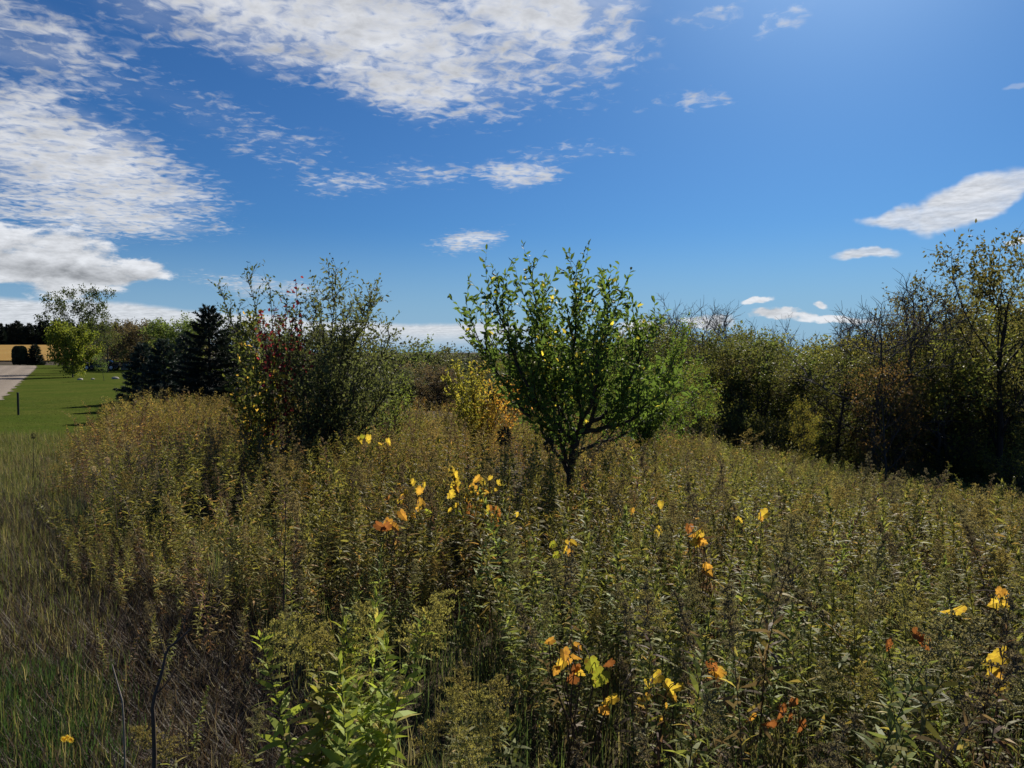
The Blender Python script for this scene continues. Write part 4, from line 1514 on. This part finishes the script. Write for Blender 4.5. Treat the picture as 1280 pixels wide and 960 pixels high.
grape('few orange vine leaves low at the left edge of the big autumn leaf cluster', 4.4, rnd_leaves(3, 486, 661, 9, 6, 6, [ORA, RED]), 3, .085)
grape('small group of pale yellow vine leaves below and right of the big autumn cluster', 3.8, [(712, 682, YEL), (706, 688, YEL, .8), (718, 680, YEL, .8), (712, 692, ORA, .6), (690, 682, LIM, .7), (694, 695, LIM, .7)], 4, .062)
grape('two yellow vine leaves beside an orange tipped group in the right half of the field', 4.2, [(826, 632, YEL, .7), (825, 665, YEL), (822, 668, YEL, .7), (790, 640, ORA, .6)], 5, .068)
grape('orange and yellow vine leaves on a stalk in the middle of the right half', 3.8, [(868, 668, ORA), (874, 672, YEL), (879, 678, ORA), (871, 680, YEL, .8), (861, 662, RED, .7), (886, 708, ORA, .8), (886, 716, ORA)], 6, .065)
grape('two separate yellow vine leaves near the top of the right half of the field', 4.6, [(925, 651, YEL, .7), (922, 655, LIM, .7), (953, 645, YEL), (952, 650, ORA, .6), (940, 680, LIM, .7), (936, 690, LIM, .6)], 7, .068)
grape('large backlit yellow, orange and green vine leaves near the bottom centre', 2.6,
      [(706, 820, ORA), (723, 810, ORA, .8), (722, 822, ORA, .7), (700, 832, YEL), (709, 828, ORA, .8), (718, 838, RED), (726, 841, YEL, 1.1), (741, 835, LIM, 1.1), (748, 850, LIM, 1.2), (714, 850, RED, .8), (686, 802, ORA, .8),
       (761, 876, YEL, 1.2), (757, 890, ORA, .9), (760, 830, RED, .7), (694, 840, ORA, .8)], 8, .054)
grape('yellow vine leaves hanging among green stalks right of the bottom centre', 2.7,
      [(818, 848, YEL), (812, 856, YEL, .8), (838, 862, YEL), (842, 872, ORA, .8), (803, 882, YEL), (808, 872, ORA, .7), (832, 884, ORA, .6), (826, 900, ORA, .5), (846, 860, YEL, .7)], 9, .056)
grape('single orange vine leaf with a red tip on a stalk at the lower right', 2.9, [(893, 843, ORA, 1.0), (892, 834, RED, .8), (897, 848, YEL, .6)], 10, .075)
grape('three large yellow vine leaves hanging one below the other at the right edge', 2.8, [(1243, 824, YEL, 1.15), (1242, 840, YEL, 1.2), (1249, 856, YEL, 1.1), (1246, 848, ORA, .8)], 11, .070)
grape('orange vine leaves above the three large yellow ones at the right edge', 3.0, [(1190, 763, YEL, 1.0), (1246, 754, YEL, .8), (1258, 748, ORA, .8), (1250, 742, ORA, .5), (1256, 758, YEL, .5)], 12, .08)
grape('dull red brown vine leaf in the right part of the field', 2.7, [(1152, 796, RED, 1.1), (1158, 806, RED, .9), (1110, 808, RED, .6)], 13, .075)
grape('reddish brown vine leaves low between stalks at the lower right', 2.6, [(975, 893, RED), (985, 902, RED, .8), (960, 905, RED, .8), (938, 898, ORA, .6), (990, 880, RED, .7), (1000, 910, RED)], 14, .065)
grape('row of small yellow leaves high in the weeds below the shrub clump', 8.0,
      [(450, 552, YEL, .8), (461, 550, YEL, .9), (486, 553, YEL, .8), (476, 556, YEL, .7), (425, 605, YEL, .7), (438, 604, YEL, .7), (452, 547, LIM, .8), (548, 552, YEL, .7)], 15, .09)
grape('scattered yellow leaves in the golden weeds in front of the yellowing shrub', 10.5, rnd_leaves(16, 312, 505, 30, 16, 18, [YEL, YEL, LIM, ORA]), 16, .10)


# ------------------------------------------------------------------ a clump of lime green stalks, near bottom left of centre
def lime_clump():
    r = np.random.default_rng(77)
    for q, (px, py, Y) in enumerate([(378, 770, 2.25), (400, 775, 2.35), (425, 760, 2.3), (448, 770, 2.2), (465, 785, 2.3), (412, 800, 2.1), (440, 805, 2.05), (476, 810, 2.2), (390, 800, 2.15), (372, 805, 2.3), (430, 785, 2.4), (455, 745, 2.45)]):
        a, b, c = weed(500 + q, 'lime', 0)
        p = ray(px, py, Y)
        h = float(p[2] - H(p[0], p[1]))
        parts = {'stem': a.mesh('stem', M_STEM), 'leaves': b.mesh('leaves', M_FIELD)}
        if q in (0, 1, 2, 3, 4, 11):
            parts['seed_head'] = weed(520 + q, 'gold', 0)[2].mesh('seed_head', M_SEED)
        put('lime_weed_stalk', parts, p[0], p[1], 'fresh lime green broad leaved stalk in the bright clump left of the bottom centre', 'weed', 'lime green stalks',
            r.uniform(0, 6), (h, h, h))


lime_clump()


# ------------------------------------------------------------------ dry stalks and bare stems
def dry_stalk(name, label, path, r0, col=(.05, .038, .03), twigs=(), cat='stalk', head=None):
    P = [ray(a, b, Y) for a, b, Y in path]
    x, y = P[0][0], P[0][1]
    z = float(H(x, y))
    o = np.array([x, y, z])
    root = thing(name, (x, y, z))
    tag(root, label, cat)
    pts = np.array([p - o for p in P])
    pts[0, 2] = -.05
    t = np.linspace(0, 1, len(pts)); tf = np.linspace(0, 1, 14)
    pp = np.stack([np.interp(tf, t, pts[:, c]) for c in range(3)], -1)
    g = Geo()
    tube(g, pp, np.linspace(r0, r0 * .35, 14), 6, col)
    g.obj('stem', M_STEM, root, True)
    if twigs:
        g2 = Geo()
        for f, dx, dz_ in twigs:
            i = int(f * 13)
            tt_ = np.linspace(0, 1, 5)[:, None]
            tube(g2, pp[i] + np.array([dx, .02, dz_]) * tt_ + UP * (tt_ ** 2) * .03, np.linspace(r0 * .4, r0 * .15, 5), 4, col)
        g2.obj('twigs', M_STEM, root, True)
    if head:
        g3 = Geo()
        r = np.random.default_rng(int(path[0][0]))
        n = 160
        a = norm(r.normal(0, 1, (n, 3)))
        stamp(g3, *DIA, pp[-1] + a * [head, head, head * 1.4] * r.uniform(.4, 1, (n, 1)), a, r.normal(0, 1, (n, 3)), head * .7, head * .3, np.array(col) * 1.6 * r.uniform(.6, 1.4, (n, 1)))
        g3.obj('seed_head', M_SEED, root)


dry_stalk('bare_sapling', 'dark bare sapling stem forking over the dead grass, lower left', [(186, 965, 2.1), (193, 915, 2.1), (190, 880, 2.1), (203, 840, 2.12), (208, 812, 2.14), (224, 800, 2.15), (240, 785, 2.16)], .007, (.075, .055, .042),
          twigs=((.62, -.03, .06), (.45, .05, .03), (.8, .03, .05)), cat='sapling')
dry_stalk('dry_stalk', 'tall thin upright dry stalk beside the lime green clump', [(350, 945, 2.3), (352, 820, 2.3), (356, 700, 2.3), (357, 622, 2.32)], .0035, twigs=((.5, .10, -.03), (.75, .03, .04)))
dry_stalk('pale_stalk', 'pale broken straw stalk lying slanted over the dead grass', [(157, 910, 2.2), (154, 880, 2.2), (140, 830, 2.25)], .004, (.22, .19, .15))
dry_stalk('dry_stalk', 'long thin stalk with a knobbed top leaning at the left boundary of the weeds', [(150, 660, 7.2), (142, 610, 7.2), (134, 575, 7.25)], .004, (.20, .15, .10), head=.02)
dry_stalk('arching_stalk', 'slim arching straw stalk with small pale knob over the dark path edge', [(190, 690, 6.2), (155, 622, 6.3), (117, 586, 6.4)], .003, (.22, .17, .11), head=.015)
dry_stalk('dark_seed_stalk', 'dark upright seed stalk left of the young tree trunk', [(631, 640, 7.8), (631, 570, 7.8), (631, 545, 7.8)], .008, (.03, .025, .02), head=.06)
dry_stalk('dark_seed_stalk', 'second dark seed stalk beside the young tree trunk, on its left', [(690, 640, 8.0), (688, 580, 8.0), (687, 556, 8.0)], .008, (.03, .025, .02), head=.05)
dry_stalk('dry_stalk', 'thin straight dark stalk standing above the weeds right of the young tree', [(818, 640, 7.5), (820, 590, 7.5), (820, 548, 7.5)], .004, (.04, .03, .02), twigs=((.6, .04, .05), (.8, -.03, .04)))
dry_stalk('dry_stalk', 'short dry dark stalk in the rough grass below the lawn', [(41, 600, 11.5), (42, 570, 11.5), (42, 545, 11.5)], .006, (.04, .04, .02), head=.03)


def yellow_flower():
    p = ray(88, 920, 2.5)
    z = float(H(p[0], p[1]))
    root = thing('yellow_wildflower', (p[0], p[1], z))
    tag(root, 'small yellow wildflower in the green grass at the lower left corner', 'flower')
    h = max(.08, float(p[2] - z))
    g, g2 = Geo(), Geo()
    tube(g, [(0, 0, 0), (.01, 0, h * .6), (0, 0, h)], .002, 5, (.06, .09, .02))
    r = np.random.default_rng(3)
    for q in range(3):
        c = np.array([r.normal(0, .010), r.normal(0, .012), h + r.normal(0, .01)])
        a = np.arange(12) * 2 * pi / 12
        D = np.stack([np.cos(a), -.3 + 0 * a, np.sin(a)], -1)
        stamp(g2, *LANCE1, np.repeat(c[None], 12, 0), D, np.repeat([[0, -1, .4]], 12, 0), .013, .005, (.50, .33, .02))
    g.obj('stem', M_STEM, root, True)
    g2.obj('petals', M_VINE, root)


yellow_flower()


# ------------------------------------------------------------------ things on the lawn
def flat_mat(name, col, rough=.5, metal=0.0, spec=.5, n=0.12):
    m, k, out = new_mat(name)
    tc = k.n.new('ShaderNodeTexCoord')
    f = k.noise(tc.outputs['Object'], 6.0, 4, .6)
    k.l.new(principled(k, k.mix(f, tuple(c * (1 - n) for c in col), tuple(c * (1 + n) for c in col)), rough, spec, None, metal), out.inputs[0])
    return m


M_PAINT = flat_mat('dark_paint', (.03, .03, .035), .25)
M_SILVER = flat_mat('silver_rim_and_highlight', (.45, .45, .47), .3, .3)
M_GLASS = flat_mat('dark_glass', (.02, .022, .025), .05)
M_TYRE = flat_mat('rubber', (.02, .02, .02), .9)
M_POST = flat_mat('dark_steel', (.03, .035, .03), .6)
M_WHITE = flat_mat('white_plastic', (.6, .6, .58), .5)
M_STONE = flat_mat('pale_stone', (.30, .28, .25), .9, 0, .2, .3)
M_WOODG = flat_mat('weathered_wood', (.10, .085, .075), .9, 0, .2, .3)


def prism(g, prof, y0, y1, col=(.5, .5, .5)):
    """side profile (x, z) pushed across y with chamfered flanks"""
    prof = np.array(prof)
    c = prof.mean(0)
    n = len(prof)
    rings = []
    for y, s in ((y0, .94), (y0 + .10, 1.0), (y1 - .10, 1.0), (y1, .94)):
        q = c + (prof - c) * [1, s]
        rings.append(np.stack([q[:, 0], np.full(n, y), q[:, 1]], -1))
    V = np.concatenate(rings)
    f4 = [(r * n + i, r * n + (i + 1) % n, (r + 1) * n + (i + 1) % n, (r + 1) * n + i) for r in range(3) for i in range(n)]
    f3 = [(0, i, i + 1) for i in range(1, n - 1)] + [(3 * n, 3 * n + i + 1, 3 * n + i) for i in range(1, n - 1)]
    g.add(V, col, f3, f4)


def wheel(root, x, y):
    g = Geo()
    for a, b, yy in ((.33, .33, -.1), ):
        ang = np.arange(20) * 2 * pi / 20
        ring = lambda r, o: np.stack([r * np.cos(ang), np.full(20, o), r * np.sin(ang)], -1)
        V = np.concatenate([ring(.20, -.11), ring(.31, -.11), ring(.33, -.07), ring(.33, .07), ring(.31, .11), ring(.20, .11)])
        f = [(r * 20 + i, r * 20 + (i + 1) % 20, (r + 1) * 20 + (i + 1) % 20, (r + 1) * 20 + i) for r in range(5) for i in range(20)]
        g.add(V, (.02, .02, .02), None, f)
    t = g.obj('wheel', M_TYRE, root, True)
    t.location = (x, y, .33)
    g = Geo()
    ang = np.arange(12) * 2 * pi / 12
    V = np.concatenate([[(0, -.10, 0), (0, .10, 0)], np.stack([.2 * np.cos(ang), np.full(12, -.08), .2 * np.sin(ang)], -1), np.stack([.2 * np.cos(ang), np.full(12, .08), .2 * np.sin(ang)], -1)])
    f3 = [(0, 2 + i, 2 + (i + 1) % 12) for i in range(12)] + [(1, 14 + (i + 1) % 12, 14 + i) for i in range(12)]
    g.add(V, (.3, .3, .3), f3)
    g.obj('rim', M_SILVER, t)


def car():
    x, y = xy(127, 92)
    root = thing('parked_car', (x, y, float(H(x, y)) + .05), R(8))
    tag(root, 'low dark parked car with painted bonnet highlight between the lime tree and the spruces', 'car')
    g = Geo()
    prism(g, [(-2.2, .35), (-2.25, .62), (-2.1, .78), (-1.0, .92), (1.45, .95), (2.15, .88), (2.25, .6), (2.2, .32)], -.86, .86)
    g.obj('body', M_PAINT, root, True)
    g = Geo()
    prism(g, [(-1.15, .90), (-.35, 1.32), (.75, 1.35), (1.55, .93)], -.70, .70)
    g.obj('windows', M_GLASS, root)
    g = Geo()
    box(g, -.32, .74, -.64, .64, 1.345, 1.375)
    g.obj('roof', M_SILVER, root)
    g = Geo()
    prism(g, [(-2.12, .80), (-1.05, .935), (-1.05, .955), (-2.12, .83)], -.70, .70)
    g.obj('bonnet', M_SILVER, root)  # silver on bonnet and roof is a highlight put into the colour
    for a in (-1.4, 1.4):
        for b in (-.80, .80):
            wheel(root, a, b)
    for b in (-.6, .6):
        g = Geo()
        box(g, -2.27, -2.19, b - .16, b + .16, .58, .70)
        g.obj('headlight', M_GLASS, root)


car()


def trailer():
    x, y = xy(145, 96)
    root = thing('flat_trailer', (x, y, float(H(x, y)) + .02), R(4))
    tag(root, 'low dark flat trailer standing right of the parked car', 'trailer')
    g = Geo()
    box(g, -2.2, 2.2, -.9, .9, .62, .74)
    box(g, -2.2, 2.2, -.93, -.903, .60, 1.0)
    box(g, -2.2, 2.2, .903, .93, .60, 1.0)
    g.obj('bed', M_PAINT, root)
    g = Geo()
    tube(g, [(2.2, 0, .66), (3.1, 0, .55)], .05, 6)
    tube(g, [(3.0, 0, .55), (3.0, 0, .02)], .03, 6)
    g.obj('drawbar', M_POST, root)
    for b in (-.80, .80):
        wheel(root, -.2, b)


trailer()
for q, px in enumerate((154.0, 158.5)):
    x, y = xy(px, 94)
    root = thing('white_drum', (x, y, float(H(x, y))))
    tag(root, 'white drum by the spruces, the left one of the pair' if q == 0 else 'white drum by the spruces, the right one of the pair', 'drum', 'pair of white drums')
    g = Geo()
    tube(g, [(0, 0, 0), (0, 0, .05), (0, 0, .8), (0, 0, .85)], [.24, .28, .28, .25], 16)
    tube(g, [(0, 0, .85), (0, 0, .851)], [.25, .01], 16)
    g.obj('barrel', M_WHITE, root, True)
    g = Geo()
    tube(g, [(0, 0, .30), (0, 0, .33)], .295, 16)
    tube(g, [(0, 0, .58), (0, 0, .61)], .295, 16)
    g.obj('hoop', M_POST, root, True)

# marker post
p = ray(23, 508, 25.5)
root = thing('marker_post', (p[0], p[1], float(H(p[0], p[1]))))
tag(root, 'slim dark steel marker post standing in the lawn near the gravel road', 'post')
g = Geo()
box(g, -.028, .028, -.005, .005, -.1, .80)
box(g, -.028, -.018, -.03, -.0055, -.1, .80)
g.obj('post', M_POST, root)
g = Geo()
box(g, -.034, .034, -.034, .009, .80, .83)
g.obj('post_cap', M_POST, root)

# thin young tree with its leaves, right of the lime tree
gw, gl = broadleaf(300, 2.6, .7, .03, ((.06, .09, .02), (.05, .07, .02)), .12, .10, start=.45, nb=9, scatter=.06)
x, y = xy(130, 58)
put('staked_sapling', tree_meshes('sapling', gw, gl), x, y, 'thin young sapling on the lawn in front of the parked car', 'sapling', sc=.78)

# pale stones in the grass
for q, (px, py, w_, lb) in enumerate([(117, 472, .22, 'flat pale stone in the lawn near the foot of the lime tree'), (124, 472, .15, 'small pale stone between two larger ones on the lawn'),
                                     (144, 474, .28, 'largest pale stone on the lawn beside the blue spruces'), (149, 477, .2, 'pale stone closest to the blue spruces')]):
    x, y = xy(px, 62)
    y = 60 + q
    g = Geo()
    r = np.random.default_rng(q)
    th, ph_ = np.meshgrid(np.linspace(0, pi, 7), np.arange(10) * 2 * pi / 10, indexing='ij')
    V = np.stack([np.sin(th) * np.cos(ph_), np.sin(th) * np.sin(ph_), .55 * np.cos(th)], -1) * (1 + r.normal(0, .10, th.shape))[..., None]
    f = [(i * 10 + j, (i + 1) * 10 + j, (i + 1) * 10 + (j + 1) % 10, i * 10 + (j + 1) % 10) for i in range(6) for j in range(10)]
    g.add(V.reshape(-1, 3) * w_, (.4, .4, .4), None, f)
    o = g.obj('stone', M_STONE, smooth=True)
    o.location = (x, y, float(H(x, y)) + .06 + w_ * .12)
    tag(o, lb, 'stone', 'stones on the lawn')
